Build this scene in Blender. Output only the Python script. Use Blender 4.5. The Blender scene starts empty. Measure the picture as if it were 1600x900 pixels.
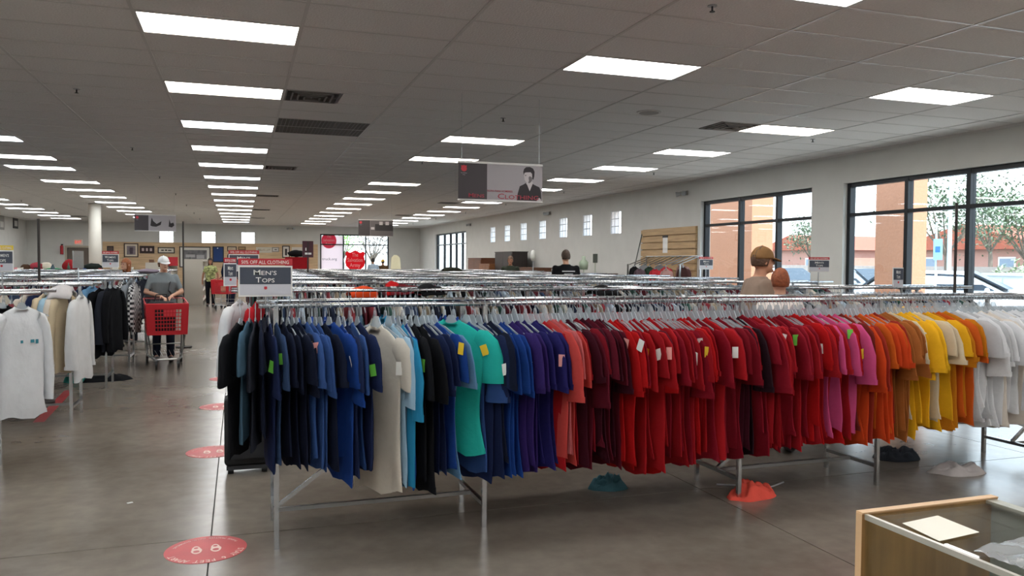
import bpy, bmesh, math, random
from mathutils import Vector, Matrix
R = math.radians
random.seed(7)
scene = bpy.context.scene
COL = scene.collection

# ------------------------------------------------------------------ camera
F_PX, YAW, PITCH, ROLL = 1243.9, .3304, .0330, .0065
CAM_H = 1.60
CEIL = CAM_H + 1.845
cam_data = bpy.data.cameras.new('camera')
cam_data.sensor_width = 36.0
cam_data.lens = 36.0 * F_PX / 1600.0
cam_data.clip_start = .05
cam_data.clip_end = 500
cam = bpy.data.objects.new('camera', cam_data)
COL.objects.link(cam)
fwd = Vector((math.sin(YAW) * math.cos(PITCH), math.cos(YAW) * math.cos(PITCH), -math.sin(PITCH)))
rgt0 = Vector((math.cos(YAW), -math.sin(YAW), 0))
up0 = rgt0.cross(fwd)
rgt = rgt0 * math.cos(ROLL) + up0 * math.sin(ROLL)
up = up0 * math.cos(ROLL) - rgt0 * math.sin(ROLL)
m = Matrix((rgt, up, -fwd)).transposed().to_4x4()
m.translation = Vector((0, 0, CAM_H))
cam.matrix_world = m
scene.camera = cam

# ------------------------------------------------------------------ sky, sun, exposure
world = bpy.data.worlds.new('world')
scene.world = world
world.use_nodes = True
nt = world.node_tree
bg = nt.nodes['Background']
tc = nt.nodes.new('ShaderNodeTexCoord')
sp = nt.nodes.new('ShaderNodeSeparateXYZ')
rp = nt.nodes.new('ShaderNodeValToRGB')
nt.links.new(tc.outputs['Generated'], sp.inputs[0])
nt.links.new(sp.outputs['Z'], rp.inputs[0])
nt.links.new(rp.outputs[0], bg.inputs[0])
rp.color_ramp.elements[0].position = 0.0
rp.color_ramp.elements[0].color = (.93, .97, 1.0, 1)
rp.color_ramp.elements[1].position = .8
rp.color_ramp.elements[1].color = (.55, .75, 1.0, 1)
bg.inputs[1].default_value = 2.6
sun_d = bpy.data.lights.new('sun', 'SUN')
sun_d.energy = 5.0
sun_d.angle = R(1.0)
sun_d.color = (1, .95, .87)
sun = bpy.data.objects.new('sun_offscreen', sun_d)
COL.objects.link(sun)
sun.rotation_euler = Vector((0.12, .75, -1.0)).to_track_quat('-Z', 'Y').to_euler()
LIGHT_STRENGTH = 9.0
vs = scene.view_settings
vs.view_transform = 'Standard'
vs.look = 'None'
vs.gamma = 1.0
vs.use_curve_mapping = False
vs.exposure = 0.84
scene.cycles.max_bounces = 7
scene.cycles.diffuse_bounces = 4
scene.cycles.glossy_bounces = 3
scene.cycles.transmission_bounces = 4
scene.cycles.transparent_max_bounces = 24
scene.cycles.sample_clamp_indirect = 6
scene.cycles.caustics_reflective = False
scene.cycles.caustics_refractive = False

# ------------------------------------------------------------------ pixel -> place
def ray(px, py):
    a = (px - 800) / F_PX
    b = (450 - py) / F_PX
    return fwd + rgt * a + up * b
def on_z(px, py, z=0.0):
    r = ray(px, py); t = (z - CAM_H) / r.z
    return Vector((r.x * t, r.y * t, z))
def on_x(px, py, x):
    r = ray(px, py); t = x / r.x
    return Vector((x, r.y * t, CAM_H + r.z * t))
def on_y(px, py, y):
    r = ray(px, py); t = y / r.y
    return Vector((r.x * t, y, CAM_H + r.z * t))

# ------------------------------------------------------------------ materials
def lin(c):
    return tuple((v / 12.92 if v <= .04045 else ((v + .055) / 1.055) ** 2.4) for v in c)
def hexc(h):
    h = h.lstrip('#')
    return lin(tuple(int(h[i:i + 2], 16) / 255 for i in (0, 2, 4)))
MATS = {}
def M(h, rough=.7, metal=0.0, var=0.0, scale=8.0, bump=0.0, alpha=1.0, spec=.5, coat=0.0, emit=0.0, sheen=0.0):
    key = (h, rough, metal, var, scale, bump, alpha, spec, coat, emit, sheen)
    if key in MATS:
        return MATS[key]
    mt = bpy.data.materials.new('m_' + h.strip('#'))
    mt.use_nodes = True
    n = mt.node_tree
    b = n.nodes['Principled BSDF']
    c = hexc(h) + (1,)
    b.inputs['Base Color'].default_value = c
    b.inputs['Roughness'].default_value = rough
    b.inputs['Metallic'].default_value = metal
    b.inputs['Alpha'].default_value = alpha
    b.inputs['Specular IOR Level'].default_value = spec
    b.inputs['Coat Weight'].default_value = coat
    b.inputs['Sheen Weight'].default_value = sheen
    if emit:
        b.inputs['Emission Color'].default_value = c
        b.inputs['Emission Strength'].default_value = emit
    if var or bump:
        t = n.nodes.new('ShaderNodeTexCoord')
        z = n.nodes.new('ShaderNodeTexNoise')
        z.inputs['Scale'].default_value = scale
        z.inputs['Detail'].default_value = 5
        n.links.new(t.outputs['Object'], z.inputs['Vector'])
        if var:
            r = n.nodes.new('ShaderNodeValToRGB')
            r.color_ramp.elements[0].position = .3
            r.color_ramp.elements[1].position = .7
            r.color_ramp.elements[0].color = tuple(max(0, v * (1 - var)) for v in c[:3]) + (1,)
            r.color_ramp.elements[1].color = tuple(min(1, v * (1 + var)) for v in c[:3]) + (1,)
            n.links.new(z.outputs['Fac'], r.inputs[0])
            n.links.new(r.outputs[0], b.inputs['Base Color'])
        if bump:
            bp = n.nodes.new('ShaderNodeBump')
            bp.inputs['Strength'].default_value = bump
            bp.inputs['Distance'].default_value = .02
            n.links.new(z.outputs['Fac'], bp.inputs['Height'])
            n.links.new(bp.outputs[0], b.inputs['Normal'])
    MATS[key] = mt
    return mt
def cloth(h):
    return M(h, rough=.9, var=.05, scale=9, bump=.5, spec=.12)

def wood(h, scale=3.0, axis='z', rough=.45):
    key = ('wood', h, scale, axis)
    if key in MATS:
        return MATS[key]
    mt = M(h, rough, var=.001)
    mt = mt.copy(); n = mt.node_tree
    z = next(x for x in n.nodes if x.type == 'TEX_NOISE')
    t = next(x for x in n.nodes if x.type == 'TEX_COORD')
    mp = n.nodes.new('ShaderNodeMapping')
    s = {'z': (12, 12, .8), 'y': (12, .8, 12), 'x': (.8, 12, 12)}[axis]
    mp.inputs['Scale'].default_value = s
    n.links.new(t.outputs['Object'], mp.inputs[0]); n.links.new(mp.outputs[0], z.inputs['Vector'])
    z.inputs['Scale'].default_value = scale
    r = next(x for x in n.nodes if x.type == 'VALTORGB')
    c = hexc(h)
    r.color_ramp.elements[0].color = tuple(v * .78 for v in c) + (1,)
    r.color_ramp.elements[1].color = tuple(min(1, v * 1.15) for v in c) + (1,)
    MATS[key] = mt
    return mt

def floor_mat():
    mt = bpy.data.materials.new('m_polished_concrete'); mt.use_nodes = True
    n = mt.node_tree; b = n.nodes['Principled BSDF']
    t = n.nodes.new('ShaderNodeTexCoord')
    g = n.nodes.new('ShaderNodeNewGeometry')
    z1 = n.nodes.new('ShaderNodeTexNoise'); z1.inputs['Scale'].default_value = .45; z1.inputs['Detail'].default_value = 8
    z1.inputs['Roughness'].default_value = .62
    z2 = n.nodes.new('ShaderNodeTexNoise'); z2.inputs['Scale'].default_value = 9; z2.inputs['Detail'].default_value = 8
    for z in (z1, z2):
        n.links.new(g.outputs['Position'], z.inputs['Vector'])
    r = n.nodes.new('ShaderNodeValToRGB')
    e = r.color_ramp.elements
    e[0].position = .32; e[0].color = hexc('#6f665c') + (1,)
    e[1].position = .70; e[1].color = hexc('#938a80') + (1,)
    n.links.new(z1.outputs['Fac'], r.inputs[0])
    r2 = n.nodes.new('ShaderNodeValToRGB')
    r2.color_ramp.elements[0].position = .35; r2.color_ramp.elements[0].color = (.82, .82, .82, 1)
    r2.color_ramp.elements[1].position = .65; r2.color_ramp.elements[1].color = (1.05, 1.05, 1.05, 1)
    n.links.new(z2.outputs['Fac'], r2.inputs[0])
    mx = n.nodes.new('ShaderNodeMix'); mx.data_type = 'RGBA'; mx.blend_type = 'MULTIPLY'
    mx.inputs['Factor'].default_value = .6
    n.links.new(r.outputs[0], mx.inputs['A']); n.links.new(r2.outputs[0], mx.inputs['B'])
    n.links.new(mx.outputs['Result'], b.inputs['Base Color'])
    mr = n.nodes.new('ShaderNodeMapRange')
    mr.inputs['To Min'].default_value = .14; mr.inputs['To Max'].default_value = .34
    n.links.new(z1.outputs['Fac'], mr.inputs['Value'])
    n.links.new(mr.outputs[0], b.inputs['Roughness'])
    b.inputs['Specular IOR Level'].default_value = .6
    return mt

def glass_mat(tint=(.93, .97, .98), gloss=.08, name='m_glass'):
    mt = bpy.data.materials.new(name); mt.use_nodes = True
    n = mt.node_tree
    n.nodes.remove(n.nodes['Principled BSDF'])
    o = n.nodes['Material Output']
    tr = n.nodes.new('ShaderNodeBsdfTransparent'); tr.inputs[0].default_value = tint + (1,)
    gl = n.nodes.new('ShaderNodeBsdfGlossy'); gl.inputs['Roughness'].default_value = .01
    lw = n.nodes.new('ShaderNodeLayerWeight'); lw.inputs['Blend'].default_value = .5
    pw = n.nodes.new('ShaderNodeMath'); pw.operation = 'POWER'; pw.inputs[1].default_value = 5.0
    ma = n.nodes.new('ShaderNodeMath'); ma.operation = 'MULTIPLY_ADD'; ma.inputs[1].default_value = .9; ma.inputs[2].default_value = .035
    n.links.new(lw.outputs['Facing'], pw.inputs[0]); n.links.new(pw.outputs[0], ma.inputs[0])
    mx = n.nodes.new('ShaderNodeMixShader')
    n.links.new(ma.outputs[0], mx.inputs[0]); n.links.new(tr.outputs[0], mx.inputs[1]); n.links.new(gl.outputs[0], mx.inputs[2])
    n.links.new(mx.outputs[0], o.inputs['Surface'])
    return mt

CHROME = M('#c9ccd0', .18, 1.0)
STEEL = M('#a9acae', .28, 1.0)
DARKMETAL = M('#26282b', .4, .6)
BLACK = M('#141416', .5)
BLACKFRAME = M('#23262a', .38, .5)
WHITE = M('#e8e8e6', .45)
PAPER = M('#eeebdd', .7)
WALL = M('#cdcdc9', .8, var=.03, scale=2.5, bump=.03)
TILE = M('#eae8e6', .85, var=.05, scale=60, bump=.3)
TBAR = M('#d4d2cf', .35)
GLASS = glass_mat()
CLEAR = M('#ccd6dc', .2, alpha=.42, spec=.7)
RED = M('#b3202c', .5)
SIGNRED = M('#c4303c', .5)
SIGNDARK = M('#2e3038', .5)
SIGNWHITE = M('#dedee2', .5)

# ------------------------------------------------------------------ mesh helpers
class MB:
    def __init__(s):
        s.v = []; s.f = []
    def add(s, verts, faces):
        o = len(s.v)
        s.v += [tuple(p) for p in verts]
        s.f += [tuple(i + o for i in f) for f in faces]
        return s
    def box(s, x0, x1, y0, y1, z0, z1):
        return s.add([(x0, y0, z0), (x1, y0, z0), (x1, y1, z0), (x0, y1, z0), (x0, y0, z1), (x1, y0, z1), (x1, y1, z1), (x0, y1, z1)],
                     [(0, 3, 2, 1), (4, 5, 6, 7), (0, 1, 5, 4), (1, 2, 6, 5), (2, 3, 7, 6), (3, 0, 4, 7)])
    def obox(s, c, size, rz=0.0, rx=0.0, ry=0.0):
        mt = Matrix.Translation(Vector(c)) @ Matrix.Rotation(rz, 4, 'Z') @ Matrix.Rotation(ry, 4, 'Y') @ Matrix.Rotation(rx, 4, 'X')
        a, b, d = (q / 2 for q in size)
        vs_ = [mt @ Vector(p) for p in ((-a, -b, -d), (a, -b, -d), (a, b, -d), (-a, b, -d), (-a, -b, d), (a, -b, d), (a, b, d), (-a, b, d))]
        return s.add(vs_, [(0, 3, 2, 1), (4, 5, 6, 7), (0, 1, 5, 4), (1, 2, 6, 5), (2, 3, 7, 6), (3, 0, 4, 7)])
    def bar(s, p0, p1, w, h=None):
        # square bar between two points
        return s.tube([p0, p1], w * .7071, 4, phase=R(45))
    def tube(s, pts, r, n=8, caps=True, phase=0.0, flat=1.0):
        pts = [Vector(p) for p in pts]
        rs = r if isinstance(r, (list, tuple)) else [r] * len(pts)
        rings = []
        prev = None
        for i, p in enumerate(pts):
            if i == 0: d = pts[1] - p
            elif i == len(pts) - 1: d = p - pts[i - 1]
            else: d = (pts[i + 1] - pts[i - 1])
            d.normalize()
            if prev is None:
                a = Vector((0, 0, 1)) if abs(d.z) < .9 else Vector((1, 0, 0))
                u = (a - d * a.dot(d)).normalized()
            else:
                u = (prev - d * prev.dot(d)).normalized()
            prev = u
            w = d.cross(u)
            rings.append([p + (u * math.cos(phase + 2 * math.pi * k / n) + w * flat * math.sin(phase + 2 * math.pi * k / n)) * rs[i] for k in range(n)])
        o = []
        for rg in rings: o += rg
        fc = []
        for i in range(len(rings) - 1):
            for k in range(n):
                a = i * n + k; b = i * n + (k + 1) % n
                fc.append((a, b, b + n, a + n))
        if caps:
            fc.append(tuple(range(n))[::-1]); fc.append(tuple(range((len(rings) - 1) * n, len(rings) * n)))
        return s.add(o, fc)
    def rings(s, rings, caps=True, closed=True):
        n = len(rings[0]); o = []
        for rg in rings: o += rg
        fc = []
        for i in range(len(rings) - 1):
            for k in range(n if closed else n - 1):
                a = i * n + k; b = i * n + (k + 1) % n
                fc.append((a, b, b + n, a + n))
        if caps:
            fc.append(tuple(range(n))[::-1]); fc.append(tuple(range((len(rings) - 1) * n, len(rings) * n)))
        return s.add(o, fc)
    def ell(s, c, r, nu=12, nv=8, zmin=None):
        c = Vector(c); rg = []
        for j in range(nv + 1):
            th = math.pi * (j + .001) / (nv + .002)
            z = -math.cos(th)
            rg.append([c + Vector((r[0] * math.sin(th) * math.cos(2 * math.pi * k / nu), r[1] * math.sin(th) * math.sin(2 * math.pi * k / nu), r[2] * z)) for k in range(nu)])
        return s.rings(rg)
    def disc(s, c, r, n=24, axis='z', h=.002):
        c = Vector(c)
        ax = {'z': Vector((0, 0, 1)), 'y': Vector((0, 1, 0)), 'x': Vector((1, 0, 0))}[axis]
        return s.tube([c - ax * h / 2, c + ax * h / 2], r, n)
    def prism(s, pts, d):
        # polygon (3d points) extruded along vector d
        n = len(pts); d = Vector(d)
        a = [Vector(p) for p in pts]
        return s.add(a + [p + d for p in a], [tuple(range(n))[::-1], tuple(range(n, 2 * n))] + [(k, (k + 1) % n, n + (k + 1) % n, n + k) for k in range(n)])
    def mesh(s, name, smooth=False):
        me = bpy.data.meshes.new(name)
        me.from_pydata(s.v, [], s.f)
        me.validate()
        bm = bmesh.new(); bm.from_mesh(me)
        bmesh.ops.recalc_face_normals(bm, faces=bm.faces)
        bm.to_mesh(me); bm.free()
        if smooth:
            for p in me.polygons: p.use_smooth = True
        me.update()
        return me
    def build(s, name, mat, parent=None, smooth=False, loc=None, rz=0.0):
        o = bpy.data.objects.new(name, s.mesh(name, smooth))
        o.data.materials.append(mat)
        COL.objects.link(o)
        if parent: o.parent = parent
        if loc: o.location = loc
        if rz: o.rotation_euler = (0, 0, rz)
        return o

def tag(o, label=None, cat=None, group=None, kind=None):
    if label: o['label'] = label
    if cat: o['category'] = cat
    if group: o['group'] = group
    if kind: o['kind'] = kind
    return o
def thing(name, loc, label, cat, rz=0.0, group=None):
    o = bpy.data.objects.new(name, None)
    o.empty_display_size = .1
    COL.objects.link(o)
    o.location = loc; o.rotation_euler = (0, 0, rz)
    return tag(o, label, cat, group)
def struct(o):
    o['kind'] = 'structure'
    return o
def share(name, me, mat=None, parent=None, loc=(0, 0, 0), rz=0.0, scale=None):
    o = bpy.data.objects.new(name, me)
    COL.objects.link(o)
    if mat:
        if not me.materials: me.materials.append(mat)
        o.material_slots[0].link = 'OBJECT'; o.material_slots[0].material = mat
    if parent: o.parent = parent
    o.location = loc; o.rotation_euler = (0, 0, rz)
    if scale: o.scale = scale
    return o
def copy_tree(o, parent=None):
    c = o.copy(); COL.objects.link(c); c.parent = parent
    for ch in o.children: copy_tree(ch, c)
    return c

def text_mesh(runs, extrude=.0006, space=1.0, bold=.007):
    """runs: [(string, size), ...] on one baseline; returns MB-like verts in the XY plane, centred on x."""
    mb = MB(); x = 0.0
    for s_, size in runs:
        cu = bpy.data.curves.new('lettering', 'FONT'); cu.body = s_; cu.size = size; cu.extrude = extrude; cu.resolution_u = 2
        cu.space_character = space; cu.offset = bold * size
        ob = bpy.data.objects.new('lettering', cu)
        me = bpy.data.meshes.new_from_object(ob)
        if len(me.vertices):
            xs = [v.co.x for v in me.vertices]
            mb.add([(v.co.x - min(xs) + x, v.co.y, v.co.z) for v in me.vertices], [tuple(p.vertices) for p in me.polygons])
            x += max(xs) - min(xs) + size * .09
        bpy.data.meshes.remove(me); bpy.data.objects.remove(ob); bpy.data.curves.remove(cu)
    w = x
    mb.v = [(a - w / 2, b, c) for a, b, c in mb.v]
    return mb, w
def lettering(parent, runs, loc, mat, width=None, face='-y', name='lettering', rz=0.0, space=1.0):
    """flat print standing on a vertical face: face '-y' reads from -Y; '+z' lies on the floor"""
    mb, w = text_mesh(runs, space=space)
    k = (width / w) if width else 1.0
    out = []
    for a, b, c in mb.v:
        a *= k
        if face == '-y': p = Vector((a, -c, b))
        elif face == '-x': p = Vector((-c, -a, b))
        elif face == '+z': p = Vector((a, b, c))
        if rz: p = Matrix.Rotation(rz, 3, 'Z') @ p
        out.append(tuple(p + Vector(loc)))
    mb.v = out
    return mb.build(name, mat, parent)
# ================================================================== SETTING
XR, XL, YB, YF = 9.6, -9.7, 44.0, -3.0
FLOOR = floor_mat()
JOINT = M('#3a332d', .8)
fb = MB().box(XL - .2, XR + .25, YF - .2, YB + .2, -.3, -.012).build('floor', JOINT)
struct(fb)
gx = [XL - .2, -9.88 + .4, -6.64, -3.4, -.16, 3.08, 6.32, XR + .25]
gx = sorted(set([XL - .2, -6.64, -3.4, -.16, 3.08, 6.32, XR + .25]))
gy = [YF - .2, .42] + [4.85 + 4.43 * i for i in range(9)] + [YB + .2]
for i in range(len(gx) - 1):
    for j in range(len(gy) - 1):
        MB().box(gx[i] + .004, gx[i + 1] - .004, gy[j] + .004, gy[j + 1] - .004, -.012, 0).build('floor_slab', FLOOR, fb)

def wall_cells(ab, zb, holes):
    """rectangles of a wall (a range, z range) left after cutting the holes"""
    aa = sorted(set([ab[0], ab[1]] + [q for h in holes for q in h[:2]]))
    zz = sorted(set([zb[0], zb[1]] + [q for h in holes for q in h[2:]]))
    out = []
    for j in range(len(zz) - 1):
        run = None
        for i in range(len(aa) - 1):
            ca, cz = (aa[i] + aa[i + 1]) / 2, (zz[j] + zz[j + 1]) / 2
            solid = not any(h[0] < ca < h[1] and h[2] < cz < h[3] for h in holes)
            if solid:
                if run: run[1] = aa[i + 1]
                else: run = [aa[i], aa[i + 1], zz[j], zz[j + 1]]
            elif run:
                out.append(run); run = None
        if run: out.append(run)
    return out

TOPZ = CEIL + .25
WT = .25
big = [(7.25, 10.88, .10, 2.95, [8.53, 9.63]), (11.66, 15.25, .10, 2.95, [12.74, 13.94]),
       (34.4, 40.3, .10, 2.98, [35.4, 36.5, 37.6, 38.8])]
small_y = [19.42, 21.27, 23.1, 24.9, 26.77, 28.6, 30.41]
holes = [b[:4] for b in big] + [(y - .32, y + .32, 2.37, 2.98) for y in small_y]
w = MB()
for a0, a1, z0, z1 in wall_cells((YF - .2, YB + .2), (-.3, TOPZ), holes): w.box(XR, XR + WT, a0, a1, z0, z1)
struct(w.build('wall_right', WALL))
bholes = [(4.14, 7.87, .10, 3.03)] + [(x - .33, x + .33, 2.46, 3.05) for x in (-3.48, -1.48, .46)] + [(-7.96, -6.98, 0, 2.15)]
w = MB()
for a0, a1, z0, z1 in wall_cells((XL - .2, XR), (-.3, TOPZ), bholes): w.box(a0, a1, YB, YB + WT, z0, z1)
struct(w.build('wall_back', WALL))
struct(MB().box(XL - .2, XL, YF - .2, YB, -.3, TOPZ).build('wall_left', WALL))
struct(MB().box(XL, XR, YF - .2, YF, -.3, TOPZ).build('wall_front', WALL))
# roof above the tiles keeps the daylight out
struct(MB().box(XL - .2, XR + WT, YF - .2, YB + WT, TOPZ, TOPZ + .15).build('roof', WALL))
struct(MB().box(XR - .015, XR, YF, YB, CEIL - .035, CEIL).build('trim_1', TBAR))
struct(MB().box(XL, XR - .015, YB - .015, YB, CEIL - .035, CEIL).build('trim_2', TBAR))
BASE = M('#4a4642', .6)
for a0, a1 in ((-2.9, 7.2), (10.93, 11.6), (15.3, 34.35), (40.35, 43.98)):
    struct(MB().box(XR - .012, XR, a0, a1, 0, .1).build('baseboard_right', BASE))

# ---------------- ceiling tiles and grid
TX, TY = 1.2192, .6096
LX0, LY0 = -.13, 6.837
lights = []
for k in range(-2, 3):
    for n in range(-4, 15):
        if k == 1 and n in (1, 4): continue
        lights.append((LX0 + 3 * TX * k, LY0 + 4 * TY * n - (TY if (k, n) == (-1, 5) else 0), k, n))
def cell_of(x, y):
    return (round((x - LX0) / TX), round((y - LY0) / TY))
taken = {cell_of(x, y) for x, y, _, _ in lights}
returns = [(1, 7), (1, 8)]
taken |= set(returns)
vents = [(Vector((.83, 9.30, 0)), 'square louvered supply vent beside the second aisle light panel'), (Vector((6.34, 9.30, 0)), 'square louvered supply vent beside a panel on the window side')]
for px, py, lb in ((437, 262, 'small dark vent just past the fourth aisle light panel'), (412, 305, 'dark vent midway along the main aisle ceiling'), (398, 328, 'dark vent far along the main aisle ceiling'), (410, 341, 'dark vent close to the back wall ceiling edge'),
                   (700, 316, 'dark vent behind the hanging menswear banner'), (634, 336, 'dark vent above the window corner at the back'), (45, 322, 'dark vent over the women\'s racks'), (120, 337, 'dark vent above the door with exit sign')):
    q = on_z(px, py, CEIL); vents.append((Vector((q.x, min(q.y, 42), 0)), lb))
vent_cells = []
for q, lb in vents:
    c = cell_of(q.x, q.y)
    side = 1 if q.x > LX0 + c[0] * TX else -1
    while c in taken: c = (c[0] + 1, c[1]); side = -1
    taken.add(c); vent_cells.append((c, side, lb))
cl = bpy.data.objects.new('ceiling', MB().box(XL, XR, YF, YB, CEIL + .20, CEIL + .21).mesh('ceiling'))
cl.data.materials.append(TILE); COL.objects.link(cl); struct(cl)
tile_me = MB().box(-TX / 2 + .012, TX / 2 - .012, -TY / 2 + .012, TY / 2 - .012, 0, .018).mesh('ceiling_tile')
cells = []
i0, i1 = math.floor((XL - LX0) / TX), math.ceil((XR - LX0) / TX)
j0, j1 = math.floor((YF - LY0) / TY), math.ceil((YB - LY0) / TY)
for i in range(i0, i1 + 1):
    for j in range(j0, j1 + 1):
        if (i, j) in taken: continue
        cx, cy = LX0 + i * TX, LY0 + j * TY
        if cx - TX / 2 > XR - .05 or cx + TX / 2 < XL + .05 or cy - TY / 2 > YB - .05 or cy + TY / 2 < YF + .05: continue
        d = Vector((cx, cy, CEIL - CAM_H))
        dep = d.dot(fwd)
        vis = dep > .5 and abs(d.dot(rgt) / dep) < .72 and d.dot(up) / dep < .40
        cells.append((0 if vis else 1, dep if vis else abs(dep), i, j, cx, cy))
cells.sort()
rest = MB()
for q, (nv, dep, i, j, cx, cy) in enumerate(cells):
    edge = cx + TX / 2 > XR or cx - TX / 2 < XL or cy + TY / 2 > YB or cy - TY / 2 < YF
    if q < 295 and nv == 0 and not edge:
        share('ceiling_tile', tile_me, TILE, cl, (cx, cy, CEIL))
    else:
        rest.box(max(XL, cx - TX / 2 + .012), min(XR, cx + TX / 2 - .012), max(YF, cy - TY / 2 + .012), min(YB, cy + TY / 2 - .012), CEIL, CEIL + .018)
tag(rest.build('ceiling_tiles_beyond', TILE, cl), kind='stuff')
for i in range(i0, i1 + 1):
    x = LX0 + (i + .5) * TX
    if XL < x < XR: MB().box(x - .013, x + .013, YF, YB, CEIL - .006, CEIL + .012).build('ceiling_runner', TBAR, cl)
ct = MB()
for j in range(j0, j1 + 1):
    y = LY0 + (j + .5) * TY
    if YF < y < YB: ct.box(XL, XR, y - .012, y + .012, CEIL - .004, CEIL + .012)
tag(ct.build('ceiling_cross_tees', TBAR, cl), kind='stuff')

# ---------------- recessed fluorescent panels (each its own lamp)
def lamp_mat(c, s):
    mt = bpy.data.materials.new('m_lamp'); mt.use_nodes = True
    b = mt.node_tree.nodes['Principled BSDF']
    b.inputs['Base Color'].default_value = (.9, .9, .9, 1)
    b.inputs['Emission Color'].default_value = c + (1,)
    b.inputs['Emission Strength'].default_value = s
    return mt
WARM = lamp_mat((1, .93, .82), LIGHT_STRENGTH)
NEUT = lamp_mat((1, .985, .97), LIGHT_STRENGTH)
COOL = lamp_mat((.86, .95, 1), LIGHT_STRENGTH)
fr = MB()
for a in ((-.606, -.586, -.3, .3), (.586, .606, -.3, .3), (-.586, .586, -.3, -.276), (-.586, .586, .276, .3)):
    fr.box(*a, -.008, .012)
fr.box(-.606, .606, -.3, .3, .012, .07)
frame_me = fr.mesh('lamp_frame')
diff_me = MB().box(-.586, .586, -.276, .276, -.002, .010).mesh('diffuser')
desc = {-2: 'beside the far side wall', -1: 'over the women\'s racks', 0: 'above the main aisle', 1: 'above the men\'s racks', 2: 'along the window wall'}
ORD = ['', 'first', 'second', 'third', 'fourth', 'fifth', 'sixth', 'seventh', 'eighth', 'ninth', 'tenth', 'eleventh', 'twelfth', 'thirteenth', 'fourteenth', 'fifteenth', 'sixteenth', 'seventeenth', 'eighteenth', 'nineteenth', 'twentieth']
cnt_ = {}
def in_frame(x, y):
    for a in (-.6, 0, .6):
        for b in (-.3, .3):
            d = Vector((x + a, y + b, CEIL - CAM_H)); dep = d.dot(fwd)
            if dep > .1 and abs(d.dot(rgt) / dep) < 800 / F_PX and abs(d.dot(up) / dep) < 450 / F_PX: return True
    return False
for x, y, k, n in sorted(lights, key=lambda q: -q[1]):
    cnt_[k] = cnt_.get(k, 0) + 1
    mt = WARM if (k, n) in ((0, 0), (0, 1), (2, 1), (1, 2)) or (k == 1 and n > 2) else COOL if (k == 0 and n % 3 == 2) or (k < 0 and n % 2) else NEUT
    t = thing('ceiling_light' if in_frame(x, y) else 'ceiling_light_offscreen', (x, y, CEIL), 'fluorescent ceiling panel, %s from the back wall in the row %s' % (ORD[cnt_[k]], desc[k]), 'ceiling light', group='ceiling panels ' + desc[k])
    share('lamp_frame', frame_me, TBAR, t); share('diffuser', diff_me, mt, t)

# ---------------- vents, sprinklers, detectors
VD = M('#8d8a86', .45, .5)
def duct(mb, sx, sy, h=.17):
    a, b, e = sx / 2, sy / 2, .004
    mb.box(-a, a, -b, -b + e, 0, h).box(-a, a, b - e, b, 0, h).box(-a, -a + e, -b, b, 0, h).box(a - e, a, -b, b, 0, h).box(-a, a, -b, b, h, h + e)
    return mb
for (ci, cj), side, lb in vent_cells:
    cx, cy = LX0 + ci * TX + side * TX / 4, LY0 + cj * TY
    sx, sy = TX / 2 - .024, TY - .024
    t = thing('ceiling_vent', (cx, cy, CEIL), lb, 'vent')
    f = MB()
    for q in range(4):
        k = 1 - q * .23
        a, b = sx / 2 * k, sy / 2 * k; e = .016; z = -.010 - .006 * q
        f.box(-a, a, -b, -b + e, z, z + .02).box(-a, a, b - e, b, z, z + .02).box(-a, -a + e, -b, b, z, z + .02).box(a - e, a, -b, b, z, z + .02)
    f.build('louver', VD, t)
    MB().box(-sx / 2, sx / 2, -.008, .008, -.008, .006).box(-.008, .008, -sy / 2, sy / 2, -.008, .006).build('cross_bar', VD, t)
    duct(MB(), sx, sy).build('duct_box', VD, t)
    MB().box(cx - side * TX / 2 - TX / 4 + .012, cx - side * TX / 2 + TX / 4 - .0, cy - TY / 2 + .012, cy + TY / 2 - .012, CEIL, CEIL + .018).build('ceiling_tile', TILE, cl)
t = thing('return_grille', (LX0 + TX, LY0 + 7.5 * TY, CEIL), 'pair of dark perforated return air panels in the ceiling grid', 'vent')
for s in (-1, 1):
    g_ = MB(); y0_ = s * TY / 2
    for i in range(25):
        x_ = -TX / 2 + .02 + (TX - .04) * i / 24; g_.box(x_ - .003, x_ + .003, y0_ - TY / 2 + .02, y0_ + TY / 2 - .02, -.004, .022)
    for i in range(13):
        y_ = y0_ - TY / 2 + .02 + (TY - .04) * i / 12; g_.box(-TX / 2 + .02, TX / 2 - .02, y_ - .003, y_ + .003, -.004, .022)
    g_.build('grille_panel', VD, t)
    d_ = duct(MB(), TX - .03, TY - .03); d_.v = [(x_, y_ + y0_, z_) for x_, y_, z_ in d_.v]; d_.build('duct_box', VD, t)
for x in (-6.5, -1.66, 3.22, 8.05):
    for q in range(9):
        y = 5.0 + 4.78 * q
        if y > 40: continue
        t = thing('sprinkler', (x, y, CEIL), 'small ceiling fire sprinkler head with round escutcheon', 'sprinkler', group='ceiling sprinklers')
        MB().disc((0, 0, -.003), .035, 12, h=.006).build('escutcheon', STEEL, t)
        MB().tube([(0, 0, -.005), (0, 0, -.04)], .008, 6).disc((0, 0, -.043), .02, 10, h=.005).build('head', DARKMETAL, t)
p = on_z(1014, 175, CEIL)
t = thing('ceiling_speaker', (p.x, p.y, CEIL), 'round white ceiling speaker among the tiles', 'speaker')
MB().disc((0, 0, -.006), .15, 24, h=.012).build('rim', TBAR, t); MB().disc((0, 0, -.013), .12, 24, h=.006).build('grille', M('#a4a19e', .7), t)

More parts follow.
